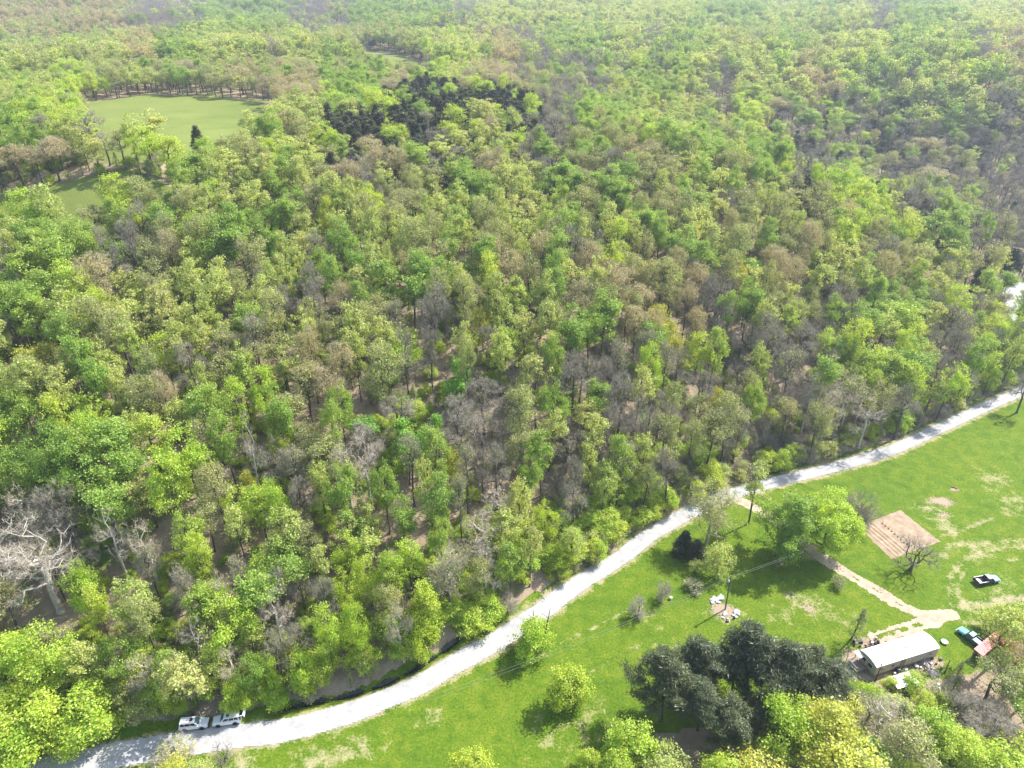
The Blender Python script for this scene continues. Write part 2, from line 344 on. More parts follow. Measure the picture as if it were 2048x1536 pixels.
at = gm.attributes.new("upland", 'FLOAT', 'POINT'); at.data.foreach_set("value", (GZ.ravel() > 30).astype(np.float32))
near = (fx > -120) & (fx < 220) & (fy > 40) & (fy < 270)
dry = np.zeros(len(fx)); bare = np.zeros(len(fx))
def blob(arr, px, py, r, k, ry=None):
    c = plane(px, py); ry = ry or r; arr[:] = np.maximum(arr, k*np.exp(-(((fx-c[0])/r)**2+((fy-c[1])/ry)**2)))
def stripe(arr, pts, w, k):
    L = smooth_line([tuple(plane(a,b)[:2]) for a,b in pts], 5); d = poly_dist(fx[near], fy[near], L); t = np.zeros(len(fx)); t[near] = k*np.exp(-(d/w)**2); arr[:] = np.maximum(arr, t)
rd = poly_dist(fx[near], fy[near], ROAD); t = np.zeros(len(fx)); t[near] = 0.75*np.exp(-((rd-2.0)/1.5)**2); dry = np.maximum(dry, t)
t[near] = 0.55*np.exp(-((rd-2.2)/0.8)**2); bare = np.maximum(bare, t)
for a in [(1610,1205,6,.62,4),(1560,1230,5,.5,4),(1660,1230,6,.5),(1990,960,7,.55),(2030,1010,8,.5),(2010,1180,9,.42),(1950,1100,5,.6),(1860,1015,5,.7,3),(1890,1050,5,.6),(1340,1290,8,.4,2),(1180,1440,9,.42),(700,1500,7,.62,4),
          (620,1530,6,.6),(480,1530,5,.6),(1450,1225,6,.5),(1700,1380,8,.5),(1790,1420,5,.5),(300,200,1,.1),(1500,1260,5,.45),(1850,1320,6,.45),(1950,1240,5,.5,3),(1100,1480,8,.4),(860,1440,4,.5),(1300,1240,5,.4)]: blob(dry, *a)
for a in [(1885,1003,3.6,.95,2.2),(1888,1030,3.2,.75,1.6),(1909,979,1.4,.95,1.0),(1617,1216,2.2,.75,1.6),(1590,1190,1.5,.6),(1715,1330,4.2,.95,4.5),(1735,1285,3.5,.8,2.2),(1790,1350,6.5,.9,3.2),(1850,1325,4.5,.85,3),(1780,1378,3.5,.8),(1448,1222,3.6,.9,3.0),
          (1985,1010,1,.1),(1090,1312,1.2,.8,.8),(755,1432,1.8,.7,.8),(1595,1010,3,.8,3),(1622,1110,3.6,.85,2.0),(1560,1125,2.5,.6),(1990,1380,5,.8),(1990,1480,5,.7),(1990,1320,3,.6)]: blob(bare, *a)
stripe(dry, [(1905,1215),(1898,1170),(1910,1140),(1935,1115),(1980,1100),(2048,1095)], 1.2, .6); stripe(dry, [(1925,1210),(1915,1175),(1930,1145),(1960,1125),(2048,1118)], 0.9, .55)
stripe(dry, [(1925,1215),(1990,1205),(2048,1195)], 2.0, .8); stripe(bare, [(1995,1205),(2060,1192)], 1.2, .6)
stripe(dry, [(1880,1072),(1930,1058),(1985,1036)], 0.8, .7); stripe(bare, [(1878,1072),(1925,1058),(1972,1038)], 0.5, .5)
stripe(dry, [(1090,1300),(1200,1250),(1280,1205)], 0.7, .55); stripe(dry, [(1180,1345),(1240,1310),(1300,1280)], 0.6, .5)
stripe(dry, [(1885,1110),(1900,1092),(1940,1085),(2048,1080)], 1.5, .6)
for nme, arr in (("dry", dry), ("bare", bare)):
    at = gm.attributes.new(nme, 'FLOAT', 'POINT'); at.data.foreach_set("value", arr.astype(np.float32))
tag(link("ground", gm), kind="structure")
# ---- thin sheets on the ground cut with a ragged edge (road, tracks, garden soil)
def sheet(name, mat, f, bbox, res, lift, zf=None):
    x0, y0, x1, y1 = bbox; xs = np.arange(x0, x1+res, res); ys = np.arange(y0, y1+res, res); X, Y = np.meshgrid(xs, ys)
    j = RNG.uniform(-.25, .25, (2,)+X.shape)*res; X = X+j[0]; Y = Y+j[1]
    V = f(X, Y); Z = height(X, Y)+lift+(zf(X, Y) if zf else 0)
    c = (V[:-1,:-1]+V[1:,:-1]+V[:-1,1:]+V[1:,1:])/4 > 0
    n = X.shape[1]; i = (np.arange(X.shape[0]-1)[:,None]*n+np.arange(n-1)[None])[c]
    F = np.stack([i, i+1, i+n+1, i+n], 1); used, inv = np.unique(F.ravel(), return_inverse=True)
    vs = np.stack([X.ravel(), Y.ravel(), Z.ravel()], 1)[used]
    return link(name, np_mesh(name, vs, [inv.reshape(-1, 4)], [mat], smooth=True))
def rough_n(x, y): return wob(x, y, 0.9, 1)*0.5+wob(x, y, 0.31, 2)*0.35+RNG.uniform(-.3, .3, np.shape(x))
def gravel(name, stops, sc=1.0, wheel=False):
    m, nt, nd, lk = new_mat(name); b = nd.new("ShaderNodeBsdfPrincipled"); o = nd.new("ShaderNodeOutputMaterial"); lk.new(b.outputs[0], o.inputs[0])
    tc = nd.new("ShaderNodeTexCoord"); P = tc.outputs["Object"]
    f1 = noise(nd, lk, P, 0.5*sc, 5, 0.6); f2 = noise(nd, lk, P, 5.0*sc, 4, 0.75)
    c = ramp(nd, lk, mth(nd, lk, 'ADD', mth(nd, lk, 'MULTIPLY', f1, 0.55), mth(nd, lk, 'MULTIPLY', f2, 0.45)), stops)
    lk.new(c, b.inputs["Base Color"]); b.inputs["Roughness"].default_value = 0.95; b.inputs["Specular IOR Level"].default_value = 0.15
    bp = nd.new("ShaderNodeBump"); bp.inputs["Strength"].default_value = 0.5; bp.inputs["Distance"].default_value = 0.04; lk.new(f2, bp.inputs["Height"]); lk.new(bp.outputs[0], b.inputs["Normal"]); return m
M_ROAD = gravel("pale_gravel", [(0.32, (0.29,0.285,0.285)), (0.5, (0.40,0.395,0.39)), (0.66, (0.50,0.49,0.48))])
M_DIRT = gravel("tan_dirt", [(0.30, (0.30,0.22,0.15)), (0.5, (0.44,0.35,0.26)), (0.7, (0.56,0.47,0.37))])
M_SOIL = gravel("garden_soil", [(0.30, (0.22,0.155,0.10)), (0.5, (0.35,0.26,0.175)), (0.7, (0.50,0.40,0.29))], 1.2)
def half_w(x): return np.interp(x, [-80,-20,30,110,170], [2.45,2.25,1.95,1.8,1.9])
def fr(x, y): d = poly_dist(x, y, ROAD); return half_w(x)-d+0.16*rough_n(x, y)+0.12*wob(x, y, 4.0)
tag(sheet("gravel_road", M_ROAD, fr, (-85, 60, 185, 235), 0.3, 0.045), kind="structure")
DRV = smooth_line([tuple(plane(a,b)[:2]) for a,b in [(1455,992),(1490,1006),(1530,1028),(1580,1062),(1635,1108),(1700,1150),(1760,1185),(1810,1215),(1860,1232),(1905,1228)]], 6)
DRV2 = smooth_line([tuple(plane(a,b)[:2]) for a,b in [(1925,1216),(1880,1234),(1830,1252),(1790,1264),(1752,1276)]], 6)
def fd(x, y):
    d = poly_dist(x, y, DRV); w = 1.45+0.35*wob(x, y, 5, 3); v = w-d+0.45*rough_n(x, y)
    mid = (d < 0.3) & (wob(x, y, 1.8, 5)+RNG.uniform(-.8, .8, x.shape) > 0.75); v = np.where(mid, -1, v)
    d2 = poly_dist(x, y, DRV2); w2 = np.interp(x, [70, 82, 88], [1.35, 1.5, 2.0]); v2 = w2-d2+0.5*rough_n(x, y)+0.45*wob(x, y, 2.2)-0.9*np.clip(x-87, 0, 3)
    mid2 = (d2 < 0.5) & (x < 84) & (wob(x, y, 1.2, 2)+RNG.uniform(-.5, .5, x.shape) > -0.4)
    v2 = np.where(mid2, -1, v2); return np.maximum(v, v2)
tag(sheet("dirt_driveway", M_DIRT, fd, (38, 80, 108, 150), 0.2, 0.025), kind="structure")
GA = [plane(*p)[:2] for p in [(1716,1054),(1800,1020),(1880,1083),(1783,1119)]]
def fgarden(x, y):
    ins = inside(x, y, [tuple(p) for p in GA]); d = poly_dist(x, y, [tuple(p) for p in GA]+[tuple(GA[0])]); return np.where(ins, d, -d)+0.22*rough_n(x, y)
gdir = (GA[2]-GA[1]); gdir = gdir/np.linalg.norm(gdir); gn = np.array([-gdir[1], gdir[0]]); g0 = GA[0]
def furrow(x, y):
    s = (x-g0[0])*gn[0]+(y-g0[1])*gn[1]
    k = np.zeros(x.shape)
    for c in (0.9, 2.0, 3.1, 4.2, 6.6): k = np.maximum(k, np.exp(-((s-np.sign((GA[1]-g0)@gn)*c)/0.22)**2)*(0.20 if c < 5 else 0.10))
    return k*np.clip(fgarden(x, y)/0.8, 0, 1)*(0.8+0.3*wob(x, y, 1.3))
tag(sheet("garden_plot", M_SOIL, fgarden, (70, 105, 104, 150), 0.15, 0.03, furrow), kind="structure")
wp = [tuple(plane(a,b,1)[:2]) for a,b in [(1995,590),(2020,578),(2060,575),(2090,620),(2070,655),(2020,640),(1998,618)]]
def fpale(x, y):
    ins = inside(x, y, wp); d = poly_dist(x, y, wp+[wp[0]]); return np.where(ins, d, -d)+0.6*rough_n(x, y)
tag(sheet("gravel_pull_off", M_ROAD, fpale, (165, 215, 270, 330), 0.8, 0.05), kind="structure")
wp2 = [tuple(plane(a,b,1.5)[:2]) for a,b in [(1962,500),(1980,508),(1986,530),(1966,524)]]
# creek water
def fc(x, y): return 0.38-poly_dist(x, y, CREEK)+0.4*wob(x, y, 2.3)+0.2*rough_n(x, y)
M_WATER = simple("dark_creek_water", (0.02,0.022,0.018), 0.08, spec=0.6)
cz = lambda x, y: np.where(poly_dist(x, y, CREEK) < 3, 0, 0)
tag(sheet("creek_water", M_WATER, fc, (-45, 80, 8, 125), 0.3, 0.12), kind="structure")
# ------------------------------------------------------------------ trees: skeleton, limbs, twigs, leaves
def grow(rng, H, cb, R, n, shape='round', lean=0.03, lobes=0.4, multi=1):
    """nodes (k,3), parent index, so that limbs reach points spread through an uneven crown"""
    nodes = [np.zeros(3)]; par = [-1]; wx, wy = rng.normal(0, lean, 2)
    top = H*(0.9 if shape in ('cone','pine') else 0.62); steps = max(4, int(top/0.9)); ph = rng.uniform(0, 6.28, 4)
    for s in range(1, steps+1):
        z = top*s/steps; q = z/top
        nodes.append(np.array([wx*z+0.018*H*math.sin(3*q+ph[0])*q, wy*z+0.018*H*math.sin(2.6*q+ph[1])*q, z])); par.append(len(nodes)-2)
    pts = []
    while len(pts) < n:
        m = n*2; t = rng.uniform(0, 1, m)**0.85; th = rng.uniform(0, 2*math.pi, m)
        if shape == 'round': prof = np.sin(np.pi*np.clip(t, .0, 1)**0.75*0.94+0.06)**0.62
        elif shape == 'oval': prof = np.sin(np.pi*np.clip(t, 0, 1)**0.9*0.93+0.06)**0.8
        elif shape == 'vase': prof = (0.25+0.9*t)*np.sqrt(np.clip(1.02-t**3, 0, 1))
        elif shape == 'dome': prof = np.sqrt(np.clip(1-(t*0.98)**2.2, 0, 1))*(0.85+0.15*t)
        elif shape == 'pine': prof = (0.35+0.75*np.sin(np.pi*t**0.8))*np.clip(1.15-t, 0, 1)**0.45
        else: prof = np.clip(1-t, 0.02, 1)**0.8
        lob = 1+lobes*(np.sin(2*th+ph[2]+3*t)+0.7*np.sin(3*th+ph[3]-4*t)+0.5*np.sin(5*th+ph[0]+7*t))*0.6
        r = R*prof*lob*rng.uniform(0.08, 1, m)**(0.42)
        z = cb+(H-cb)*t; cx = wx*np.minimum(z, H); cy = wy*np.minimum(z, H)
        pts += list(np.stack([cx+r*np.cos(th), cy+r*np.sin(th), z], 1))
    pts = np.array(pts[:n])
    if shape in ('round', 'oval', 'dome', 'vase'):          # most limbs end in a few separate boughs of foliage
        nb = int(rng.integers(6, 11)); k = 0; fill = int(n*0.8); q_ = []
        for i in range(nb):
            th = rng.uniform(0, 6.28); rr = R*math.sqrt(rng.uniform(0.02, 0.62)); tz = (1-(rr/R)**2*0.75)*rng.uniform(0.55, 1.0) if i % 3 else rng.uniform(0.1, 0.5)
            rb = R*rng.uniform(0.26, 0.46); c = np.array([rr*math.cos(th)+wx*H*.8, rr*math.sin(th)+wy*H*.8, cb+(H-cb)*min(tz, .93)])
            m = max(3, int(fill/nb*rng.uniform(.7, 1.3))); v = rng.normal(0, 1, (m, 3)); v /= np.linalg.norm(v, axis=1, keepdims=True); v *= rng.uniform(.25, 1, (m, 1))**.5
            q_.append(c+v*np.array([rb, rb, rb*rng.uniform(.65, 1.0)]))
        q_ = np.concatenate(q_); pts = np.concatenate([q_, pts[:max(8, n-len(q_))]]); n = len(pts)
    key = np.hypot(pts[:,0], pts[:,1])+0.35*np.abs(pts[:,2]-cb); pts = pts[np.argsort(key)]
    A = np.zeros((len(nodes)+n*3, 3)); A[:len(nodes)] = nodes; k = len(nodes); par = par+[0]*(n*3)
    dep = np.zeros(len(A)); up = 0.2 if shape in ('cone',) else 0.9
    for p in pts:
        B = A[:k]; d = np.linalg.norm(B-p, axis=1); pen = np.maximum(0, B[:,2]-p[2]+up*0.5*np.hypot(B[:,0]-p[0], B[:,1]-p[1]))*1.1
        low = np.where(B[:,2] < cb*0.9, 6.0, 0.0)
        j = int(np.argmin(d+pen+low)); L = d[j]
        if L > 1.6:
            mid = (A[j]+p)/2+rng.normal(0, 0.07*L, 3); mid[2] -= 0.06*L*(1 if shape != 'cone' else 0); A[k] = mid; par[k] = j; j = k; k += 1
        A[k] = p; par[k] = j; k += 1
    A = A[:k]; par = np.array(par[:k]); cnt = np.ones(k)
    for i in range(k-1, 0, -1): cnt[par[i]] += cnt[i]
    return A, par, cnt, steps
def tubes(a, b, ra, rb, sides):
    """many tapered tubes at once"""
    d = b-a; L = np.linalg.norm(d, axis=1, keepdims=True)+1e-9; d = d/L
    ref = np.where(np.abs(d[:,2:3]) < 0.9, np.array([[0,0,1.0]]), np.array([[1.0,0,0]])); u = np.cross(d, ref); u /= np.linalg.norm(u, axis=1, keepdims=True)+1e-9; w = np.cross(d, u)
    ang = np.arange(sides)*2*np.pi/sides; c, s = np.cos(ang), np.sin(ang)
    ring = u[:,None]*c[None,:,None]+w[:,None]*s[None,:,None]
    V = np.concatenate([a[:,None]+ra[:,None,None]*ring, b[:,None]+rb[:,None,None]*ring], 1).reshape(-1, 3)
    m = len(a); base = (np.arange(m)*2*sides)[:,None]; i = np.arange(sides)[None]; j = (i+1) % sides
    return V, np.stack([base+i, base+j, base+sides+j, base+sides+i], 2).reshape(-1, 4)
def rand_dirs(rng, n, up=0.0):
    v = rng.normal(0, 1, (n, 3)); v[:,2] += up; return v/(np.linalg.norm(v, axis=1, keepdims=True)+1e-9)
def leaves(rng, c, size, normals, kind='diamond'):
    n = len(c); t = np.cross(normals, rand_dirs(rng, n)); t /= np.linalg.norm(t, axis=1, keepdims=True)+1e-9; s = np.cross(normals, t)
    h = size*rng.uniform(0.6, 1.35, (n, 1))
    if kind == 'needle': V = np.stack([c-s*h*0.14, c+s*h*0.14, c+t*h*1.3], 1).reshape(-1, 3); return V, np.arange(n*3).reshape(-1, 3)
    V = np.stack([c-t*h*0.5, c+s*h*0.42+normals*h*0.1, c+t*h*0.55, c-s*h*0.42+normals*h*0.1], 1).reshape(-1, 3)
    return V, np.arange(n*4).reshape(-1, 4)
def make_tree(seed, H, cb, R, n, shape, leafkey, nleaf, lsize, sigma, ntwig, tlen, bark, tbark=None, twr=0.016, r0=0.028, needle=False, lean=0.035, lobes=0.4, drop=0.0, outer=False):
    """returns (trunk mesh, crown mesh): trunk = trunk and limbs, crown = twigs and leaves"""
    rng = np.random.default_rng(seed); A, par, cnt, steps = grow(rng, H, cb, R, n, shape, lean, lobes)
    rad = np.maximum(r0*cnt**0.5*0.62, 0.014); e = np.arange(1, len(A)); rb = rad[e]; ra = np.minimum(rad[par[e]], rb*1.6+0.01)
    flare = A[par[e]][:,2] < 0.6; ra = np.where(flare, rad[par[e]]*1.5, ra)
    big = rb > 0.07
    V1, F1 = tubes(A[par[e]][big], A[e][big], ra[big], rb[big], 7)
    V2, F2 = tubes(A[par[e]][~big], A[e][~big], ra[~big], rb[~big]*0.9, 3)
    trunk = np_mesh("trunk", np.concatenate([V1, V2]), [F1, F2+len(V1)], [bark], smooth=True)
    cr = A[steps+1:]; cen = np.array([0, 0, cb+(H-cb)*0.45])
    VV, FT, FQ, off = [], [], [], 0; mi = []
    if ntwig:
        k = rng.integers(0, len(cr), ntwig); o = cr[k]; out = o-cen; out /= np.linalg.norm(out, axis=1, keepdims=True)+1e-9
        d = rand_dirs(rng, ntwig, 0.35)+out*0.8; d /= np.linalg.norm(d, axis=1, keepdims=True); L = tlen*rng.uniform(0.5, 1.4, (ntwig, 1))
        s = np.cross(d, rand_dirs(rng, ntwig)); s /= np.linalg.norm(s, axis=1, keepdims=True)+1e-9; o = o+rng.normal(0, 0.15, o.shape)
        tip = o+d*L; VV.append(np.stack([o-s*twr, o+s*twr, tip], 1).reshape(-1, 3)); FT.append(np.arange(ntwig*3).reshape(-1, 3)+off); off += ntwig*3; nt1 = ntwig
    else: nt1 = 0
    nq = 0; nt2 = 0
    if nleaf:
        pr = np.ones(len(cr))
        if outer: pr = (np.linalg.norm((cr-cen)/np.array([R, R, (H-cb)*0.55]), axis=1)**2+0.05)
        if drop: pr = pr*(rng.uniform(0, 1, len(cr)) > drop)
        k = rng.choice(len(cr), nleaf, p=pr/pr.sum()); c = cr[k]+rng.normal(0, 1, (nleaf, 3))*sigma*np.array([1, 1, 0.7])
        out = c-cen; out /= np.linalg.norm(out, axis=1, keepdims=True)+1e-9; nn = rand_dirs(rng, nleaf, 0.55)+out*0.55; nn /= np.linalg.norm(nn, axis=1, keepdims=True)
        c[:,2] = np.maximum(c[:,2], 0.15)
        V, F = leaves(rng, c, lsize, nn, 'needle' if needle else 'diamond'); VV.append(V)
        if needle: FT.append(F+off); nt2 = len(F)
        else: FQ.append(F+off); nq = len(F)
    faces = []; idx = []
    if FT: faces.append(np.concatenate(FT)); idx.append(np.concatenate([np.ones(nt1), np.zeros(nt2)]))
    if FQ: faces.append(FQ[0]); idx.append(np.zeros(nq))
    mats = [LEAF[leafkey] if leafkey else (tbark or bark), tbark or bark]
    crown = np_mesh("crown", np.concatenate(VV), faces, mats, np.concatenate(idx)) if faces else None
    return trunk, crown, H, R, cb
# nominal height 20 m; every kind has several shapes
S = {}
def kinds(key, specs): S[key] = [make_tree(*s[0], **s[1]) for s in specs]
q = lambda *a, **k: (a, k)
#            seed H  cb  R   n   shape leaf nleaf size sigma twig tlen bark
kinds('a', [q(11,19,7.0,5.4,210,'round','a',6500,.36,.55,900,.8,BARK,BARK_G), q(12,20,7.5,4.9,190,'oval','a',5600,.36,.5,900,.8,BARK,BARK_G), q(13,18,6.0,5.8,230,'round','a',6800,.35,.6,900,.8,BARK,BARK_G,lobes=.4), q(14,19,7,5.2,200,'oval','a',4200,.36,.5,1400,.9,BARK,BARK_G,lobes=.45)])
kinds('g', [q(21,21,8.5,4.4,200,'oval','g',6200,.36,.5,700,.8,BARK,BARK_G), q(22,21,9.5,4.0,170,'oval','g',5200,.38,.5,700,.8,BARK,BARK_G), q(23,19,7,5.2,220,'round','g',6500,.36,.55,900,.8,BARK,BARK_G), q(24,20,8,4.6,180,'oval','g',4200,.38,.5,1300,.8,BARK,BARK_G,lobes=.4)])
kinds('y', [q(31,19,8.5,4.7,150,'round','y',3300,.40,.42,1800,.8,BARK,BARK_G), q(32,20,9,4.2,130,'oval','y',2800,.42,.38,1600,.8,BARK,BARK_G), q(33,18,7.5,5.2,160,'round','y',3100,.40,.42,2300,.9,BARK,BARK_G,lobes=.4), q(34,19,9,4.6,140,'round','y',2100,.42,.36,2600,.9,BARK,BARK_G,lobes=.4), q(35,19,8.5,4.8,150,'dome','y',2500,.40,.4,2000,.9,BARK,BARK_G)])
kinds('o', [q(41,19,8.5,5.4,260,'dome','o',3600,.30,.5,3000,1.0,BARK,BARK_G), q(42,18,9,4.8,240,'round','o',2700,.30,.5,3200,1.0,BARK,BARK_G), q(43,19,9,5.2,250,'dome','o',2100,.32,.45,3800,1.0,BARK,BARK_G,lobes=.35), q(44,19,9.5,4.6,230,'round','o',3800,.30,.5,2800,1.0,BARK,BARK_G)])
kinds('t', [q(51,19,8.5,5.4,280,'dome','t',3600,.26,.5,3600,1.0,BARK,BARK_T), q(52,19,10,4.8,260,'round','t',3000,.28,.5,3400,1.0,BARK,BARK_T), q(53,18,9.5,5.0,270,'dome','t',2400,.28,.5,4200,1.1,BARK,BARK_T)])
kinds('b', [q(61,19,8,5.3,340,'dome',None,0,.3,.5,5200,1.1,BARK,BARK_G,twr=.017), q(62,18,8.5,4.7,300,'round',None,0,.3,.5,4600,1.1,BARK,BARK_G,twr=.016), q(63,17,7,4.8,320,'vase',None,0,.3,.5,4600,1.1,BARK,BARK_G,twr=.016,lobes=.4), q(64,19,9.5,4.5,300,'oval','y',500,.3,.6,4600,1.1,BARK,BARK_G,twr=.016)])
kinds('w', [q(71,21,6,5.2,300,'vase',None,0,.3,.5,3400,1.0,BARK_W,BARK_T,r0=.034,twr=.016,lobes=.35), q(72,20,5.5,4.8,260,'vase','t',600,.26,.6,3200,1.0,BARK_W,BARK_T,r0=.034,twr=.016), q(73,19,6,4.4,280,'round','o',700,.28,.6,3600,1.0,BARK_W,BARK_T,r0=.032,twr=.017)])
kinds('e', [q(81,13,4,3.4,150,'round','e',4200,.36,.5,400,.7,BARK,BARK_G), q(82,14,4.5,3.0,140,'oval','e',3800,.36,.5,400,.7,BARK,BARK_G,lobes=.4)])
kinds('d', [q(91,13,0.6,2.6,300,'cone','d',7500,.34,.32,300,.5,BARK,BARK,needle=False,lobes=.2), q(92,12,0.8,3.0,300,'cone','d',7500,.34,.34,300,.5,BARK,BARK,lobes=.3), q(93,14,1.2,2.4,280,'pine','d',7000,.34,.32,300,.5,BARK,BARK,lobes=.3)])
kinds('p', [q(101,18,6.5,4.8,150,'pine','p',19000,.44,.42,500,.6,BARK,BARK,needle=True,lobes=.5), q(102,18,7,4.4,130,'pine','p',18000,.44,.4,500,.6,BARK,BARK,needle=True,lobes=.55), q(103,16,5.5,4.6,150,'dome','p',18000,.44,.42,500,.6,BARK,BARK,needle=True,lobes=.4)])
kinds('r', [q(111,14,4,4.2,240,'round','r',2600,.26,.5,3000,.9,BARK,BARK_T)])
kinds('m', [q(121,13,3,4.8,260,'dome','m',6500,.30,.5,1800,.9,BARK,BARK_T), q(122,12,2.5,4.2,240,'round','m',5600,.30,.5,1500,.9,BARK,BARK_T)])
# low and field-grown shapes (crown down to the ground)
kinds('A', [q(131,9.5,0.8,4.0,240,'oval','a',7500,.30,.42,600,.6,BARK,BARK_G,lobes=.2), q(132,8,0.6,4.4,240,'round','a',7500,.30,.45,600,.6,BARK,BARK_G,lobes=.35), q(133,13,1.5,6.0,320,'round','a',14000,.32,.55,900,.8,BARK,BARK_G,lobes=.35)])
kinds('B', [q(141,9,1.2,4.8,260,'vase',None,0,.3,.4,2200,1.0,BARK,BARK_G,twr=.014,lobes=.3), q(142,4.5,0.4,2.0,150,'vase',None,0,.3,.3,2200,.8,BARK_G,BARK_G,twr=.012), q(143,3.0,0.2,1.6,120,'dome','y',300,.2,.3,1500,.6,BARK_G,BARK_G,twr=.011)])
kinds('Y', [q(151,8,1.5,3.4,170,'round','y',3200,.26,.4,1500,.6,BARK,BARK_G,lobes=.4), q(152,19,5.5,2.6,150,'oval','y',1500,.34,.45,1500,.8,BARK,BARK_G,lobes=.4), q(153,16,3.5,6.0,380,'round','o',5200,.26,.55,6500,.9,BARK_T,BARK_G,twr=.013,lobes=.25), q(154,17,1.5,7.2,380,'dome','g',25000,.34,.5,900,.8,BARK,BARK_G,lobes=.3), q(155,17,1.8,7.4,380,'dome','a',25000,.33,.5,900,.8,BARK,BARK_G,lobes=.3)])
kinds('T', [q(161,9,1.5,2.2,90,'cone','g',900,.22,.3,1500,.7,BARK,BARK_G,lobes=.2)])
# light versions for the distance
FARK = {}
for key, src in (('a',('round','a',1500,.72)),('g',('oval','g',1500,.72)),('y',('round','y',1150,.75)),('o',('dome','o',1100,.62)),('t',('dome','t',950,.60)),('b',('dome',None,0,.6)),('d',('cone','d',1300,.62))):
    FARK[key] = []
    for v in range(2):
        cone = key == 'd'
        FARK[key].append(make_tree(300+ord(key)*3+v, 14 if cone else 19, 1 if cone else 8.0+v, 3.0 if cone else 4.9+0.5*v, 90, src[0], src[1], src[2], src[3], .6, 0 if cone else (2100 if key == 'b' else 900), 1.3, BARK, BARK_G, twr=.035 if key == 'b' else .03))
# ------------------------------------------------------------------ where the trees stand
MAP = """ttttbbgggbbgggbyyyyyyyggygybggyyg
oooytgyyoyoooyytbggybgyogoyygybtgo
yyaoygoottggtaytobbygybyytagyyaog
gayyyyyyyydaddyydbggyyyakkbkygykk
gtbooayoaoddtbdtbbooogogkkkkkkkbk
ttooboayyytboygyygogogygykakkkbbk
aybooayygoyyoyyyygogoyboyoaakkkkd
yggboyogeybyyoyoyobygyoetoyoykkbb
bgtbyygoybgygogttgytobgotoyooybd
gggyyyyyyoygbyooyoyttobtoobggbbgw
agyoyyobooyobbyaabgbtaobbbggabbaa
aogyogyoyotyoabyybobabbybbkabbbag
gyyyoogyybyebbbgbgbbbobkbbowaabg
gggaayagbobbebboobgbbbobooawoogbg
gggyyabobwbgbgbyogybggbbooga....
gbbgbgbaobggbgowygygobbbk.......
wbwobwabyygyawwwgybog...........
wwgayobwgyoabgaygogb............
gayygwbwbobabbbowbb.............
agygwyabagagbobww...............
aagygagayawgyagg................
aaaagggagggg....................
aaaaaa..........................
aaaa............................""".split("\n")
def in_grove(px, py): return bool(inside(np.array([px]), np.array([py+8]), GROVE)[0])
def cls(px, py, rng):
    if in_grove(px, py): return 'd' if rng.uniform() < .93 else 'a'
    px = px+rng.normal(0, 20); py = py+rng.normal(0, 16); r = MAP[int(min(max(py//64, 0), 23))]; c = r[int(min(max(px//64, 0), 31))]
    if c == '.': c = rng.choice(list('aygbo'))
    if c == 'k': return rng.choice(list('bdgdodbdb'))
    if c == 'w': c = rng.choice(list('wbo'))
    if rng.uniform() < 0.13: c = rng.choice(list('yogbag'))
    if c in 'bt' and py > 560 and rng.uniform() < .22: c = rng.choice(list('yog'))
    return c
TREES = []          # x, y, z, class, height scale, width scale, rotation, hero label or None
def near_ok(x, y, r):
    return all((t[0]-x)**2+(t[1]-y)**2 > r*r for t in TREES)
def top_tree(px, py, w, c, hsc=1.0, var=None, frac=0.72, label=None):
    """a forest tree whose crown centre is seen at (px, py) with crown width w photo pixels"""
    k = S[c]; v = (len(TREES) if var is None else var) % len(k); H0, R0 = k[v][2], k[v][3]
    d = ray(px, py); lo, hi = 60.0, 1600.0; t = np.linspace(60, 1500, 721); P = t[:,None]*d[None]; hh = H0*hsc*frac
    z = height(P[:,0], P[:,1])+hh; kk = int(np.argmax(CAM_H+P[:,2] < z)); tt = t[kk]; x, y = tt*d[0], tt*d[1]; _, _, dp = project(x, y, hz(x, y)+hh)
    ws = (w/FPX*dp)/(2*R0*1.08); ws = min(max(ws, 0.45), 1.9)
    TREES.append((x, y, hz(x, y)-0.1, c, v, hsc, ws, RNG.uniform(0, 6.28), label))
def base_tree(px, py, H, W, c, var=0, label=None, dz=-0.08, rot=None):
    p = G(px, py); H0, R0 = S[c][var][2], S[c][var][3]
    TREES.append((p[0], p[1], p[2]+dz, c, var, H/H0, W/(2*R0), RNG.uniform(0, 6.28) if rot is None else rot, label))
# field and roadside trees, by the foot of the trunk
base_tree(1134,1408,9.5,8.0,'A',0,"round lime-green tree standing alone in the meadow below the road")
base_tree(1070,1306,8.0,8.5,'A',1,"lime-green bushy tree overhanging the road edge where the power lines pass")
base_tree(1565,1112,17.5,14.5,'Y',3,"huge mid-green tree over the driveway, the greener of the joined pair")
base_tree(1645,1104,17.0,14.5,'Y',4,"huge yellow-green tree over the driveway beside the garden plot, lighter one of the pair")
base_tree(1497,1047,18.5,5.0,'Y',1,"tall slender tree with thin crown beside the driveway entrance")
base_tree(1412,1088,17.0,12.5,'Y',2,"grey-green hazy-crowned tree by the road opposite the driveway shrubs")
base_tree(1362,1108,6.0,5.0,'d',1,"dark cedar by the road shading the grass"); base_tree(1392,1117,5.5,4.5,'d',0,"dark cedar beneath the hazy grey-green roadside tree")
base_tree(1434,1150,8.5,7.0,'Y',0,"pale small tree with forked dark trunk behind the utility pole")
base_tree(1392,1144,3.5,3.6,'Y',0,"low pale-green bush at the edge of the cedar shade"); base_tree(1390,1182,2.6,4.2,'B',2,"low twiggy bush on dead grass near the pole")
base_tree(1322,1204,5.0,4.0,'B',1,"upright grey twiggy shrub beside the white tub"); base_tree(1277,1228,4.5,4.6,'B',1,"leaning grey twiggy shrub farther downhill from the white tub")
base_tree(1820,1140,9.5,10.5,'B',0,"bare spreading dark tree at the corner of the garden plot")
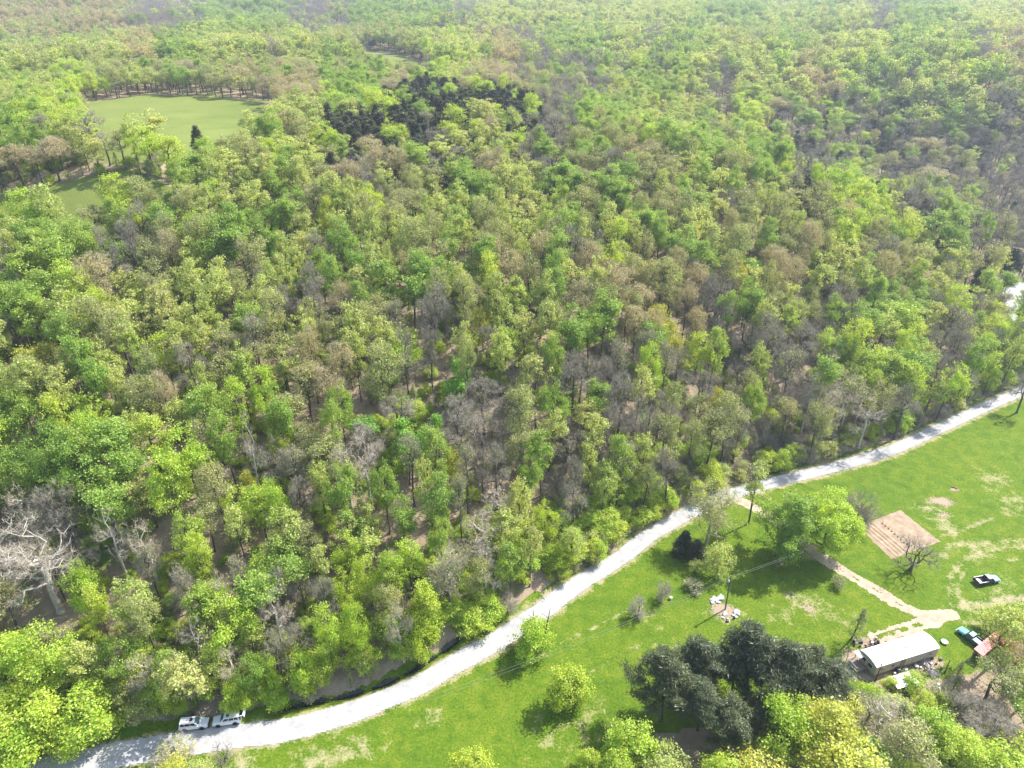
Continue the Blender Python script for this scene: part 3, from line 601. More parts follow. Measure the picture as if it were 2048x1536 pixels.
base_tree(1712,1046,9.5,7.5,'B',1,"grey leafless shrub at the back of the big yellow-green tree"); base_tree(1725,1050,5,4,'B',1,"small grey leafless shrub by the garden corner")
base_tree(1678,1176,3.0,3.0,'B',2,"tiny twiggy bush in the grass below the dirt driveway")
base_tree(1702,1279,9.0,4.0,'T',0,"slender wispy dark-green tree at the end of the mobile home")
base_tree(2033,826,14,8,'b',2,"bare tree by the far bend of the road throwing a branched shadow")
base_tree(452,1525,4.6,4.6,'B',0,"small wispy bare tree leaning over the gravel near the parked cars")
for a in [(345,1552,3.6,5,'m',1,"yellow-green bush at the road verge below the parked cars"),(402,1556,3.6,5.5,'Y',0,"yellow-budding bush beside the wispy bare tree"),(355,1508,3.0,6.5,'B',2,"thin blossom-pale brush over the road shoulder")]: base_tree(*a)
for a in [(1322,1442,15.5,11,'p',0,"tall dark pine nearest the meadow, first of the pine clump"),(1372,1404,15,10,'p',1,"dark pine behind the first one in the pine clump"),(1420,1385,9,7,'Y',0,"pale leafy tree between the two pine groups"),
          (1490,1402,17,12,'p',0,"tallest dark pine of the clump, leaning crown toward the utility pole"),(1545,1425,16,11,'p',1,"dark pine with ragged crown downhill of the tallest pine"),(1590,1400,14,9,'p',2,"pine on the side of the clump toward the mobile home"),
          (1440,1490,11,8.5,'p',2,"round-topped dense pine in front of the pine clump"),(1637,1428,12,9,'p',1,"small thin-crowned pine apart from the clump, nearest the mobile home"),(1462,1392,14,8,'p',2,"dark pine between the tallest pine and the round-topped pine"),(1395,1460,13,9,'p',0,"dark pine with bare lower trunk over reddish litter"),(1520,1475,9,8,'p',2,"low dark pine half hidden by lime foliage")]: base_tree(*a)
for a in [(1262,1520,10,8.5,'A',0,"lime-green tree at the meadow edge beside the pines"),(1235,1560,7,7,'A',1,"low lime bush at the photo's lower edge by the meadow"),(1180,1545,5,5,'A',1,"small lime bush in the meadow at the lower edge"),(950,1562,6.5,8,'A',1,"yellow-lime bush alone at the lower edge of the meadow"),
          (1560,1500,12,12,'A',2,"bright lime tree in front of the pines"),(1640,1520,13,12,'m',0,"yellow-green domed tree at the lower edge"),(1655,1585,12,13,'m',1,"golden-yellow tree cut by the lower edge"),(1500,1580,9,10,'m',1,"yellow-lime bush row below the round-topped pine"),(1440,1600,9,9,'A',1,"lime shrub at the lower edge below the pines"),
          (1330,1570,8,8,'Y',0,"pale shrub in the shade under the pines"),(1745,1495,13,9,'w',1,"tan budding tree with dark forked trunks below the mobile home"),(1718,1475,11,6,'b',3,"thin bare tree below the mobile home"),(1740,1415,5,6,'A',1,"lime bush at the mobile home's near corner"),(1705,1440,5,8,'m',1,"yellow brush below the mobile home"),
          (1790,1432,3.5,6,'Y',0,"pale green brush in front of the small shed"),(1846,1418,3.4,5,'A',1,"lime brush at the shed's side"),(1858,1492,8,9,'A',0,"lime-green tree among brush below the shed"),(1800,1545,11,10,'o',0,"olive domed tree at the lower edge below the shed"),(1730,1560,9,9,'g',2,"dark green leafy tree at the lower edge"),
          (1900,1540,9,10,'A',2,"bright lime tree at the lower edge under the bare thicket"),(1985,1575,9,11,'A',1,"lime foliage at the lower edge near the corner"),(2045,1560,10,11,'A',2,"lime tree in the lower corner"),(1962,1412,11,8,'o',1,"dark olive tree leaning toward the red roof"),(1925,1455,8,8,'b',0,"tangled grey leafless thicket tree below the shed"),
          (1960,1490,9,9,'b',1,"dark grey leafless tree in the thicket"),(1900,1440,6,6,'B',0,"low bare tangle beside the white debris"),(2000,1520,8,8,'B',0,"bare tangle at the edge of the reddish clearing"),(2022,1385,11,7,'t',1,"tan budding tree behind the red roof"),(2035,1420,11,9,'y',2,"pale green tree at the frame side below the red roof"),
          (2050,1300,9,8,'A',2,"lime tree beyond the red roof"),(2005,1262,6,8,'A',1,"low lime bush beside the old teal truck"),(2003,1312,6,6.5,'r',0,"orange-red budding tree over the red roof"),(2035,1290,7,5,'r',0,"orange-red budding tree behind the roof's far end"),(2060,1480,11,10,'g',2,"mid-green tree at the frame side"),(1870,1400,4,5,'B',2,"thin brush beside the lumber")]: base_tree(*a)
base_tree(0,1478,9,15,'A',2,"wide lime-green tree mass at the road's near end"); base_tree(90,1462,9.5,15,'A',2,"broad bright lime tree along the road verge"); base_tree(190,1452,9,12,'A',1,"lime tree beside the shaded verge before the cars")
base_tree(60,1500,8,12,'A',1,"low lime tree at the lower corner of the woods"); base_tree(20,1375,10,13,'A',2,"lime tree just uphill of the verge trees"); base_tree(140,1490,6,9,'A',1,"low lime brush on the verge")
base_tree(122,1222,22,17,'w',0,"large pale bare tree with bright spreading limbs")
base_tree(1985,668,12,10,'Y',2,"hazy spreading tree in front of the pale pull-off"); base_tree(1972,640,9,8,'a',0,"lime tree at the valley end clearing"); base_tree(2050,700,11,9,'y',0,"pale tree at the valley end near the bend")
# crowns picked out by eye in the woods: centre x, y, width, kind
HERO = """660 70 40 g,385 45 30 d,350 78 90 g,450 62 36 g,160 150 50 a,50 165 70 a,10 150 40 g,250 165 40 g,280 160 40 g,235 130 30 w,330 130 45 y,365 135 60 t,400 150 50 o,440 160 60 y,480 150 60 t,575 145 70 g,520 150 40 t,610 160 50 t,680 150 60 o,780 150 60 y,810 190 40 g,130 205 40 g
150 185 32 d,165 190 32 d,180 186 32 d,195 182 34 d,210 178 36 d,225 176 34 d,140 195 30 d,297 176 26 d,700 97 28 d,745 76 20 d,815 158 24 d,868 145 30 d,872 165 40 d,1184 92 22 d,1078 98 22 d,1095 94 22 d,1160 155 26 d,395 270 28 d
20 250 60 g,70 255 70 b,140 250 70 y,215 230 60 o,290 250 80 y,225 275 70 t,320 235 62 g,290 275 70 a,335 270 50 g,350 285 60 k,100 300 60 t,160 300 60 t,30 320 70 t,90 340 60 o,200 300 60 g,260 305 50 k,290 325 50 g,80 280 40 g
440 250 70 o,500 245 60 a,540 250 55 g,575 245 50 t,610 240 55 d,560 220 60 y,600 205 50 y,650 180 50 a,700 215 60 y,680 200 50 a,745 185 60 g,720 190 40 a,760 200 50 a
770 185 45 d,790 200 45 d,810 180 45 d,830 190 45 d,850 200 50 d,790 225 50 d,750 240 50 d,720 225 45 d,700 240 50 d,680 255 50 d,660 245 45 d,730 260 50 d,770 260 50 d,800 245 45 d,820 225 45 d,860 180 45 d,890 170 45 d,910 190 45 d,940 185 50 d,970 180 45 d,990 195 45 d,1000 210 45 d,960 205 45 d,1010 190 45 d,1030 195 45 d,925 215 40 d,840 250 45 d,780 275 40 d,880 210 40 d,655 265 35 d,1040 215 40 d
845 215 44 g,850 240 42 b,865 185 30 g,900 180 34 g,900 230 56 a,955 225 60 y,1000 240 36 g,930 170 50 t,975 155 60 y,800 270 40 a,780 260 36 a
735 295 60 t,710 330 80 b,620 300 60 y,680 285 46 y,830 305 66 g,800 300 40 y,560 290 70 y,880 290 60 y,920 280 60 y,870 350 60 o,950 300 60 y,990 300 50 a,760 350 50 y,640 350 70 o,540 340 70 y,590 350 60 y,450 320 70 y,420 300 50 a,490 300 60 o,380 320 60 g,360 345 50 g
230 345 40 y,270 340 50 y,310 340 50 o,230 385 70 a,200 400 60 a,20 385 60 a,40 410 60 a,50 400 40 y,150 350 36 w,100 375 36 w,165 365 30 w
120 470 90 g,75 500 80 g,160 490 60 g,60 540 80 g,130 560 90 a,90 590 80 g,170 590 70 a,30 610 70 g,20 640 60 b,230 440 60 g,280 440 60 b,330 430 70 g,370 400 60 y,420 410 60 y,260 480 60 b,210 500 50 b,300 520 70 o,340 500 60 t,440 490 90 g,480 470 60 g,400 470 50 a,380 560 60 y,250 570 60 y,310 580 70 o,440 560 60 y,480 580 60 o
525 420 30 e,562 485 34 e,655 425 44 a,720 420 60 o,745 440 50 o,800 470 44 y,835 465 50 y,850 430 40 y,900 485 46 g,970 440 60 o,980 500 70 t,960 420 50 y,1050 430 60 y,1060 480 60 y,640 530 64 g,670 560 50 g,705 520 50 g,740 500 40 y,775 520 34 y,540 560 50 y,590 510 40 y,620 610 60 b,560 600 60 b,680 600 50 t,550 640 80 o,600 660 60 y,660 660 60 o,720 650 70 o,770 680 70 y,710 700 50 y,620 700 60 t,790 640 50 b,810 700 50 b,965 640 56 m,920 560 50 y,880 580 60 o,860 640 50 b,1000 590 60 y,1010 640 60 y,1000 700 60 y,920 750 44 e,905 780 46 e,780 740 50 e,935 720 40 o,860 700 40 b
1120 350 60 g,1160 300 60 g,1200 300 48 g,1215 360 80 g,1150 370 50 g,1230 400 60 g,1285 420 50 e,1250 390 50 g,1100 300 50 g,1340 320 60 o,1380 330 60 y,1300 300 60 t,1260 290 50 t,1060 240 60 b,1110 245 60 b,1190 220 50 y,1220 215 60 g,1170 190 60 g,1240 230 50 g,1440 360 70 y,1500 340 60 o,1400 280 60 g,1360 240 40 y,1345 400 60 o,1330 430 50 o,1400 330 60 y,1340 350 60 o
1365 485 74 g,1430 480 70 y,1480 430 60 o,1430 410 50 y,1480 490 70 o,1510 450 50 y,1180 520 70 t,1125 540 56 y,1240 560 70 t,1205 600 70 o,1255 610 60 o,1160 600 70 t,1350 540 50 t,1395 560 60 t,1375 600 50 t,1450 540 36 m,1480 535 30 m,1345 555 50 y,1060 540 60 o,1110 580 50 g,1240 520 46 y,1160 480 50 y,1290 490 46 o,1040 600 60 y,1050 660 60 y,1100 650 60 y,1110 700 60 y,1320 640 60 m,1345 670 50 m,1310 660 40 m,1150 670 36 e,1290 700 50 b,1420 590 50 b,1430 640 60 b,1390 650 44 t,1460 620 50 g,1500 600 60 g,1530 640 60 y,1500 560 60 y
1620 480 60 t,1560 430 60 o,1590 410 60 o,1640 420 60 o,1690 430 60 t,1745 430 60 y,1790 410 60 y,1820 440 60 y,1870 450 70 g,1910 470 60 g,1685 470 56 a,1740 490 60 b,1780 500 60 b,1840 520 80 o,1885 510 60 y,1620 500 50 g,1680 530 60 y,1730 540 50 g,1560 540 60 t,1640 540 60 y,1570 590 60 y,1770 540 50 t,1720 510 50 o,1960 560 30 k,2010 530 50 d,2035 540 50 d,2025 515 50 d,1980 560 40 y
1800 640 90 a,1830 680 80 a,1770 650 70 y,1820 720 80 g,1780 740 60 g,1860 640 50 y,1900 640 60 b,1910 690 70 b,1870 740 60 b,1980 660 60 a,1965 700 60 a,1990 730 60 g,2030 700 50 y,1910 590 50 b,1950 600 40 k,2000 610 60 b,1540 690 70 b,1600 680 70 b,1650 700 70 b,1580 740 70 b,1700 610 50 b,1700 650 50 b,1720 720 60 g,1740 770 50 a,1900 760 60 a,1850 790 60 g,2020 760 50 b,1960 780 40 g
1600 860 90 a,1590 900 60 a,1660 810 70 w,1700 790 60 w,1620 790 60 w,1720 840 70 o,1760 810 70 g,1670 850 60 o,1790 840 50 g,1540 880 70 b,1480 850 60 b,1430 800 36 m,1510 800 50 g,1500 780 50 o,1380 880 60 o,1330 870 60 o,1270 840 60 b,1290 900 60 y,1180 880 70 y,1100 870 70 y,1210 960 60 y,1240 920 60 g,1150 950 60 b,1340 940 60 b,1400 960 60 b,1440 920 50 b,1060 950 50 g,1040 1000 60 y,1090 1040 50 a,1230 1050 50 y,1280 1000 50 b,1150 1020 60 b,1180 1100 50 g,1100 1100 50 g
680 810 54 g,670 850 50 g,550 830 60 g,530 780 60 a,560 870 50 a,590 940 60 b,690 930 80 w,730 920 80 w,770 980 60 g,640 960 60 y,600 1000 60 b,850 880 50 e,875 860 40 e,820 910 60 b,850 960 44 y,910 930 44 m,965 920 50 b,920 1000 50 b,800 1030 60 g,740 1040 60 y,960 1070 90 w,900 1120 90 w,970 1130 70 w,820 1130 70 a,880 1080 50 g,520 1020 90 a,480 1010 70 a,570 1060 90 y,620 1090 60 o,600 1050 60 m,690 1100 60 a,500 980 40 m,540 1000 60 a
100 720 100 m,60 740 80 m,130 780 70 y,30 820 80 g,120 830 80 a,190 830 70 a,220 880 90 g,100 890 90 g,300 870 90 a,370 900 100 a,340 960 90 a,360 830 60 y,420 820 70 g,450 870 60 g,300 740 60 o,270 700 60 y,200 720 50 y,350 700 60 y,400 680 60 y,450 700 70 o,480 740 60 y,240 780 60 y,330 790 50 t,400 770 60 y,470 810 60 a,160 940 90 g,240 950 80 g,60 940 70 g,500 890 50 w
40 1010 80 w,70 1050 80 w,220 1060 70 w,290 1090 70 w,380 1080 70 g,400 1120 60 a,180 1120 60 b,100 1130 60 k,150 1170 70 a,190 1210 60 a,260 1200 90 y,290 1240 70 o,370 1180 70 b,400 1220 70 g,420 1200 70 a,300 1140 50 b,360 1170 50 w,390 1270 70 w,440 1190 60 w,480 1150 60 b,520 1140 60 a,560 1180 60 b,600 1180 60 b,550 1230 70 w,650 1200 60 b,160 1320 80 y,240 1310 80 g,290 1340 70 w,340 1330 60 g,380 1360 60 g,370 1390 60 a,330 1370 50 a,420 1330 70 y,460 1330 70 w
700 1180 60 a,640 1140 60 y,740 1150 60 a,780 1160 70 a,680 1270 80 a,650 1250 60 a,720 1250 60 a,780 1210 60 o,800 1250 60 w,850 1210 70 a,840 1270 70 a,880 1250 60 a,900 1180 70 b,940 1200 80 w,960 1240 60 w,900 1230 50 o,750 1300 60 g,700 1320 70 g,660 1330 60 w,600 1330 60 a,560 1370 70 a,530 1340 60 a,500 1350 60 g,640 1360 60 g,800 1310 50 y,780 1340 50 g,1000 1190 60 b,1020 1130 60 g,1060 1160 50 a,1090 1190 40 y,550 1300 60 b,600 1270 60 b,500 1270 60 y,470 1390 60 a,430 1400 50 a,540 1400 40 a,960 1160 60 o,1060 1090 50 y,1120 1140 40 b
1690 340 56 g,1400 250 50 g,1860 290 88 t,1870 350 80 t,1640 350 36 a,1690 370 34 a,1580 330 34 a,1570 290 34 a,1600 260 40 b,1820 250 60 b,1700 240 70 g,1620 230 40 g,1680 300 30 a,1590 210 40 g,1500 180 70 g,1540 160 60 g,1480 130 50 y,1430 100 50 a,1960 85 60 a,1870 100 46 a,2030 70 50 g,1950 160 50 y,1800 190 50 a,1900 180 60 y,1780 110 60 o,1640 80 60 t,2035 180 36 d,1800 200 40 k,1560 210 50 t,1460 80 50 y,1290 80 70 g,1310 85 50 g,1400 20 40 y,1240 35 60 g,1640 12 26 g,1940 30 70 g,2010 25 60 g,1880 40 50 g,1730 60 60 y,1810 30 40 k,1750 40 50 y""".replace("\n", ",").split(",")
for h in HERO:
    a = h.split(); x, y, w, c = float(a[0]), float(a[1]), float(a[2]), a[3]
    if c == 'k': c = 'd' if RNG.uniform() < .4 else 'b'
    hs = {'d': RNG.uniform(.65, .9), 'e': RNG.uniform(.75, 1.0), 'm': 1.05}.get(c, RNG.uniform(0.88, 1.12))
    if y > 1000 and x < 1200: hs *= 0.82
    if y > 1250: hs *= 0.8
    if c == 'a' and y > 1250 and x < 1100: c = 'A'; hs = RNG.uniform(.8, 1.1)*(1.3 if RNG.uniform() < .5 else 1); 
    if c not in 'd': hs *= np.interp(y, [150, 330, 480], [.74, .76, 1.0])
    before = len(TREES); top_tree(x, y, w*1.05, c, hs)
    t = TREES[-1]; wv = float(wood_mask(np.array([t[0]]), np.array([t[1]]))[0])
    if wv < 0.5 and not (c == 'd' and x == 395): TREES.pop()
NHERO = len(TREES)
# ---- fill the woods between them
cell = {}
def key(x, y): return (int(x//8), int(y//8))
for t in TREES: cell.setdefault(key(t[0], t[1]), []).append((t[0], t[1], t[6]*S[t[3]][t[4]][3]))
def free(x, y, r):
    kx, ky = key(x, y)
    for i in range(kx-1, kx+2):
        for j in range(ky-1, ky+2):
            for (a, b, q_) in cell.get((i, j), ()):
                if (a-x)**2+(b-y)**2 < (r+0.42*q_)**2: return False
    return True
FAR = []            # x, y, z, class, variant, height scale, width scale, rotation
rg = np.random.default_rng(5)
def scatter(d0, d1, n, r):
    th = rg.uniform(-0.86, 0.86, n); d = np.sqrt(rg.uniform(d0*d0, d1*d1, n)); X = np.sin(th)*d; Y = np.cos(th)*d
    Z = height(X, Y); W = wood_mask(X, Y); px, py, dp = project(X, Y, Z+12)
    ok = (W > 0.5) & (px > -110) & (px < 2160) & (py > -40) & (py < 1640) & (Y > 60)
    return [(X[i], Y[i], Z[i], px[i], py[i], d[i]) for i in np.nonzero(ok)[0]]
for (d0, d1, n, r) in [(270, 520, 9000, 0.7), (95, 330, 9000, 2.6), (330, 520, 16000, 3.0)]:
    for (x, y, z, px, py, d) in scatter(d0, d1, n, r):
        if r < 1 and not in_grove(px, py-6): continue
        if y < road_y(x) and rg.uniform() < 0.8: continue
        if not free(x, y, r+rg.uniform(-.3, .9)): continue
        c = cls(px, py, rg)
        if c == 'w' and d > 300: c = 'b'
        v = int(rg.integers(0, len(S[c]))); hs = rg.uniform(.72, 1.15); ws = rg.uniform(.6, 1.08)
        if c == 'd': hs = rg.uniform(.6, .9); ws = rg.uniform(1.1, 1.6)
        if c == 'e': hs *= 0.9
        if c != 'd': hs *= np.interp(py, [150, 330, 480], [.74, .76, 1.0])
        if (py > 1000 and px < 1200): hs *= 0.85
        if d < 300 and 560 < px < 1750 and 620 < py < 1000 and rg.uniform() < 0.5: continue     # the open, sunlit stand
        TREES.append((x, y, z-0.1, c, v, hs, ws, rg.uniform(0, 6.28), None)); cell.setdefault(key(x, y), []).append((x, y, ws*S[c][v][3]))
cell2 = {}
for (d0, d1, n, r) in [(520, 800, 13000, 3.4), (800, 1250, 16000, 4.2), (1250, 2300, 19000, 5.2)]:
    for (x, y, z, px, py, d) in scatter(d0, d1, n, r):
        kx, ky = int(x//8), int(y//8)
        if any((a-x)**2+(b-y)**2 < r*r*1.6 for i in (kx-1,kx,kx+1) for j in (ky-1,ky,ky+1) for a, b in cell2.get((i, j), ())): continue
        cell2.setdefault((kx, ky), []).append((x, y)); c = cls(px, max(py, 0), rg); c = {'w':'b','e':'g','r':'t','m':'a','p':'d'}.get(c, c)
        FAR.append((x, y, z-0.1, c, int(rg.integers(0, 2)), rg.uniform(.55, 1.2), rg.uniform(.75, 1.45), rg.uniform(0, 6.28)))
# ---- which trees are individuals: the ones that show largest, by kind
KIND = {'a':'leafy_tree','g':'leafy_tree','y':'leafy_tree','e':'leafy_tree','o':'budding_tree','t':'budding_tree','m':'budding_tree','r':'budding_tree','b':'bare_tree','w':'bare_tree','d':'cedar_tree','p':'pine_tree','A':'leafy_tree','B':'bare_tree','Y':'leafy_tree','T':'leafy_tree'}
LOOK = {'a':'lime-green leafy','g':'mid-green leafy','y':'pale clumpy-crowned','e':'small emerald-green','o':'olive budding','t':'tan budding','m':'golden-yellow budding','r':'orange-red budding','b':'grey leafless','w':'pale-limbed leafless','d':'dark evergreen cedar','p':'dark pine','A':'low lime-green','B':'bare twiggy','Y':'pale green','T':'slender'}
def size_px(t):
    tr = S[t[3]][t[4]]; _, _, dp = project(t[0], t[1], t[2]+tr[2]*t[5]*.6); return FPX*tr[3]*2*t[6]/dp*FPX*(tr[2]-tr[4])*t[5]/dp
def visible(t):
    tr = S[t[3]][t[4]]; px, py, _ = project(t[0], t[1], t[2]+tr[2]*t[5]*.65); return -25 < px < 2073 and -10 < py < 1580
LIMIT = {'leafy_tree': 298, 'budding_tree': 250, 'bare_tree': 250, 'cedar_tree': 110, 'pine_tree': 50}
byk = {}
for i, t in enumerate(TREES): byk.setdefault(KIND[t[3]], []).append(i)
single = set()
for k, ids in byk.items():
    vis = [i for i in ids if visible(TREES[i])]; vis.sort(key=lambda i: -(size_px(TREES[i])*(30 if TREES[i][8] else 1)*(2.0 if i < NHERO else 1)))
    single |= set(vis[:LIMIT[k]])
# ---- labels: look, band of the hillside, and order along it
def band(t):
    px, py, _ = project(t[0], t[1], t[2]+10*t[5])
    d = float(poly_dist(np.array([t[0]]), np.array([t[1]]), ROAD)[0])
    if t[1] < road_y(t[0]): return "in the lower corner thicket"
    if d < 13: return "along the gravel road edge"
    ridge = 330+max(0, px-1300)*0.26
    if py < 130: return "on the hazy far plateau"
    if px > 1150 and py < ridge-20: return "in the ravine beyond the ridge" if py > ridge-130 else "on the slope behind the ravine"
    if px < 620 and py < 300: return "around the hilltop field"
    if py < 330: return "near the dark cedar grove"
    if py < 420: return "near the crest of the wooded hill"
    if py < 560: return "on the upper wooded slope"
    if py < 700: return "high on the middle slope"
    if py < 850: return "low on the middle slope"
    if py < 1010: return "on the lower wooded slope"
    if py < 1150: return "on the foot of the slope"
    return "in the creek-side woods"
SEG = ["far left", "left", "left of centre", "centre", "right of centre", "right", "far right"]
ORD = ["", "second", "third", "fourth", "fifth", "sixth", "seventh", "eighth", "ninth", "tenth", "eleventh", "twelfth", "thirteenth", "fourteenth", "fifteenth", "sixteenth"]+[f"{k}th" for k in range(17, 120)]
grp = {}
for i in single:
    t = TREES[i]
    if t[8]: continue
    px, py, _ = project(t[0], t[1], t[2]+10*t[5]); grp.setdefault((LOOK[t[3]], band(t), SEG[int(min(max(px, 0), 2047)//292.6)]), []).append((px, i))
LAB = {}
for (lk_, bd, sg), L in grp.items():
    L.sort()
    for n_, (px, i) in enumerate(L):
        if len(L) == 1: s_ = f"{lk_} tree {bd}, {sg} of photo"
        else: s_ = f"{lk_} tree {bd}, {sg}, {(ORD[n_]+' ') if n_ else ''}from left"
        while len(s_.split()) > 16: s_ = s_.replace('clumpy ', '').replace('wooded ', '') if ('clumpy' in s_ or 'wooded' in s_) else s_.replace('the ', '', 1)
        LAB[i] = s_
SRC = {}
rest = []
for i, t in enumerate(TREES):
    if i not in single: rest.append(t); continue
    tr = S[t[3]][t[4]]; kd = KIND[t[3]]
    c = LAB.get(i) or t[8]
    small = tr[2]*t[5] < 5.2
    name = "shrub" if small else kd
    o = empty(name, t[:3], t[7]); o.scale = (t[6], t[6], t[5])
    tag(o, c, "shrub" if small else {'cedar_tree':'cedar','pine_tree':'pine'}.get(kd, 'tree'), {"leafy_tree":"leafy trees of the hillside woods","budding_tree":"budding trees of the hillside woods","bare_tree":"leafless trees of the hillside woods","cedar_tree":"cedars in the woods","pine_tree":"pines below the meadow"}[kd] if not small else "shrubs")
    a = link("trunk", tr[0], o); b = link("crown", tr[1], o)
    SRC.setdefault((t[3], t[4]), (a, b))
# ---- the rest of the woods: one object, the trees placed on points
def geo_scatter(name, sets, label=None, cat=None):
    """sets: {(objects,): [(x, y, z, hscale, wscale, rot)]}"""
    pts = []; kid = []; sc = []; ro = []; srcs = []
    for k, (objs, L) in enumerate(sets):
        srcs.append(objs)
        for p in L: pts.append(p[:3]); kid.append(k); sc.append((p[4], p[4], p[3])); ro.append((0, 0, p[5]))
    me = bpy.data.meshes.new(name); me.vertices.add(len(pts)); me.vertices.foreach_set("co", np.array(pts, np.float32).ravel())
    a = me.attributes.new("kid", 'INT', 'POINT'); a.data.foreach_set("value", np.array(kid, np.int32))
    a = me.attributes.new("sc", 'FLOAT_VECTOR', 'POINT'); a.data.foreach_set("vector", np.array(sc, np.float32).ravel())
    a = me.attributes.new("ro", 'FLOAT_VECTOR', 'POINT'); a.data.foreach_set("vector", np.array(ro, np.float32).ravel())
    o = link(name, me); g = bpy.data.node_groups.new(name, 'GeometryNodeTree')
    g.interface.new_socket("Geometry", in_out='INPUT', socket_type='NodeSocketGeometry'); g.interface.new_socket("Geometry", in_out='OUTPUT', socket_type='NodeSocketGeometry')
    nd, lk = g.nodes, g.links; gi = nd.new("NodeGroupInput"); go = nd.new("NodeGroupOutput"); jn = nd.new("GeometryNodeJoinGeometry")
    na = lambda nm, ty: (lambda n: (setattr(n, "data_type", ty), n.inputs[0].__setattr__("default_value", nm), n)[2])(nd.new("GeometryNodeInputNamedAttribute"))
    ka, sa, ra = na("kid", 'INT'), na("sc", 'FLOAT_VECTOR'), na("ro", 'FLOAT_VECTOR')
    for k, objs in enumerate(srcs):
        cmp = nd.new("FunctionNodeCompare"); cmp.data_type = 'INT'; cmp.operation = 'EQUAL'; lk.new(ka.outputs[0], cmp.inputs[2]); cmp.inputs[3].default_value = k
        ji = nd.new("GeometryNodeJoinGeometry")
        for ob in objs:
            oi = nd.new("GeometryNodeObjectInfo"); oi.transform_space = 'ORIGINAL'; oi.inputs["Object"].default_value = ob; oi.inputs["As Instance"].default_value = True
            lk.new(oi.outputs["Geometry"], ji.inputs[0])
        gti = nd.new("GeometryNodeGeometryToInstance"); lk.new(ji.outputs[0], gti.inputs[0])
        ip = nd.new("GeometryNodeInstanceOnPoints"); lk.new(gi.outputs[0], ip.inputs["Points"]); lk.new(cmp.outputs[0], ip.inputs["Selection"]); lk.new(gti.outputs[0], ip.inputs["Instance"])
        lk.new(ra.outputs[0], ip.inputs["Rotation"]); lk.new(sa.outputs[0], ip.inputs["Scale"]); lk.new(ip.outputs[0], jn.inputs[0])
    lk.new(jn.outputs[0], go.inputs[0]); md = o.modifiers.new("scatter", 'NODES'); md.node_group = g
    tag(o, label, cat, kind="stuff"); return o
# sources for the light distant trees: one real tree of each, standing at the first far point of its kind
sets = {}
for t in rest: sets.setdefault((t[3], t[4]), []).append((t[0], t[1], t[2], t[5], t[6], t[7]))
sl_ = []
def plant_src(nm, tr, p, lbl):
    o = empty(nm, p[:3], p[5]); o.scale = (p[4], p[4], p[3]); tag(o, lbl, "tree", "trees of the far plateau"); return link("trunk", tr[0], o), link("crown", tr[1], o)
for k_, L in sets.items():
    if k_ not in SRC:
        SRC[k_] = plant_src(KIND[k_[0]], S[k_[0]][k_[1]], L[0], f"{LOOK[k_[0]]} tree deep in the woods"); L = L[1:]
    sl_.append((SRC[k_], L))
fs = {}
for t in FAR: fs.setdefault((t[3], t[4]), []).append((t[0], t[1], t[2], t[5], t[6], t[7]))
for (c, v), L in fs.items():
    L.sort(key=lambda p: p[1]); ob = plant_src(KIND[c], FARK[c][v], L[0], f"{LOOK[c]} tree on the far plateau"+(" nearer the field" if v else " beyond the ravine")); sl_.append((ob, L[1:]))
geo_scatter("distant_woodland", sl_, "mass of mixed spring woodland filling the hills behind the nearer trees", "woodland")
# ---- undergrowth of the woods: saplings, briars and brush
rg2 = np.random.default_rng(11); th = rg2.uniform(-0.84, 0.84, 16000); dd = np.sqrt(rg2.uniform(85**2, 330**2, 16000)); ux, uy = np.sin(th)*dd, np.cos(th)*dd
uz = height(ux, uy); uw = wood_mask(ux, uy); ups = project(ux, uy, uz); bset = {}
near_road = poly_dist(ux, uy, ROAD)
clump = wob(ux, uy, 11.0, 7)+0.5*wob(ux, uy, 4.0, 2)
for i in range(len(ux)):
    px, py = ups[0][i], ups[1][i]
    if uw[i] < .5 or not (-60 < px < 2110 and -20 < py < 1640) or near_road[i] < 3.3: continue
    if near_road[i] > 22 and clump[i] < 0.25 and rg2.uniform() < .8: continue
    u = rg2.uniform(); k_ = ('B',1) if u < .10 else ('B',2) if u < .22 else ('A',1) if u < .50 else ('A',0) if u < .72 else ('Y',0) if u < .86 else ('T',0)
    if py < 1000 and px > 1000 and k_[0] == 'A' and rg2.uniform() < .6: k_ = ('B',1)
    s_ = rg2.uniform(.22, .48) if k_[0] in 'AY' else rg2.uniform(.45, 1.1) if k_[0] == 'B' else rg2.uniform(.3, .6)
    if near_road[i] < 13 and uy[i] > road_y(ux[i]) and k_[0] in 'AY': s_ *= 1.5
    bset.setdefault(k_, []).append((ux[i], uy[i], uz[i]-.05, s_, s_*rg2.uniform(.9, 1.5), rg2.uniform(0, 6.28)))
for k_ in list(bset):
    if k_ not in SRC: del bset[k_]
geo_scatter("undergrowth", [(SRC[k_], L) for k_, L in bset.items()], "low saplings, briars and brush covering the forest floor", "undergrowth")
print("BRUSH", sum(len(L) for L in bset.values()))
print("TREES", len(TREES), "single", len(single), "rest", len(rest), "far", len(FAR))
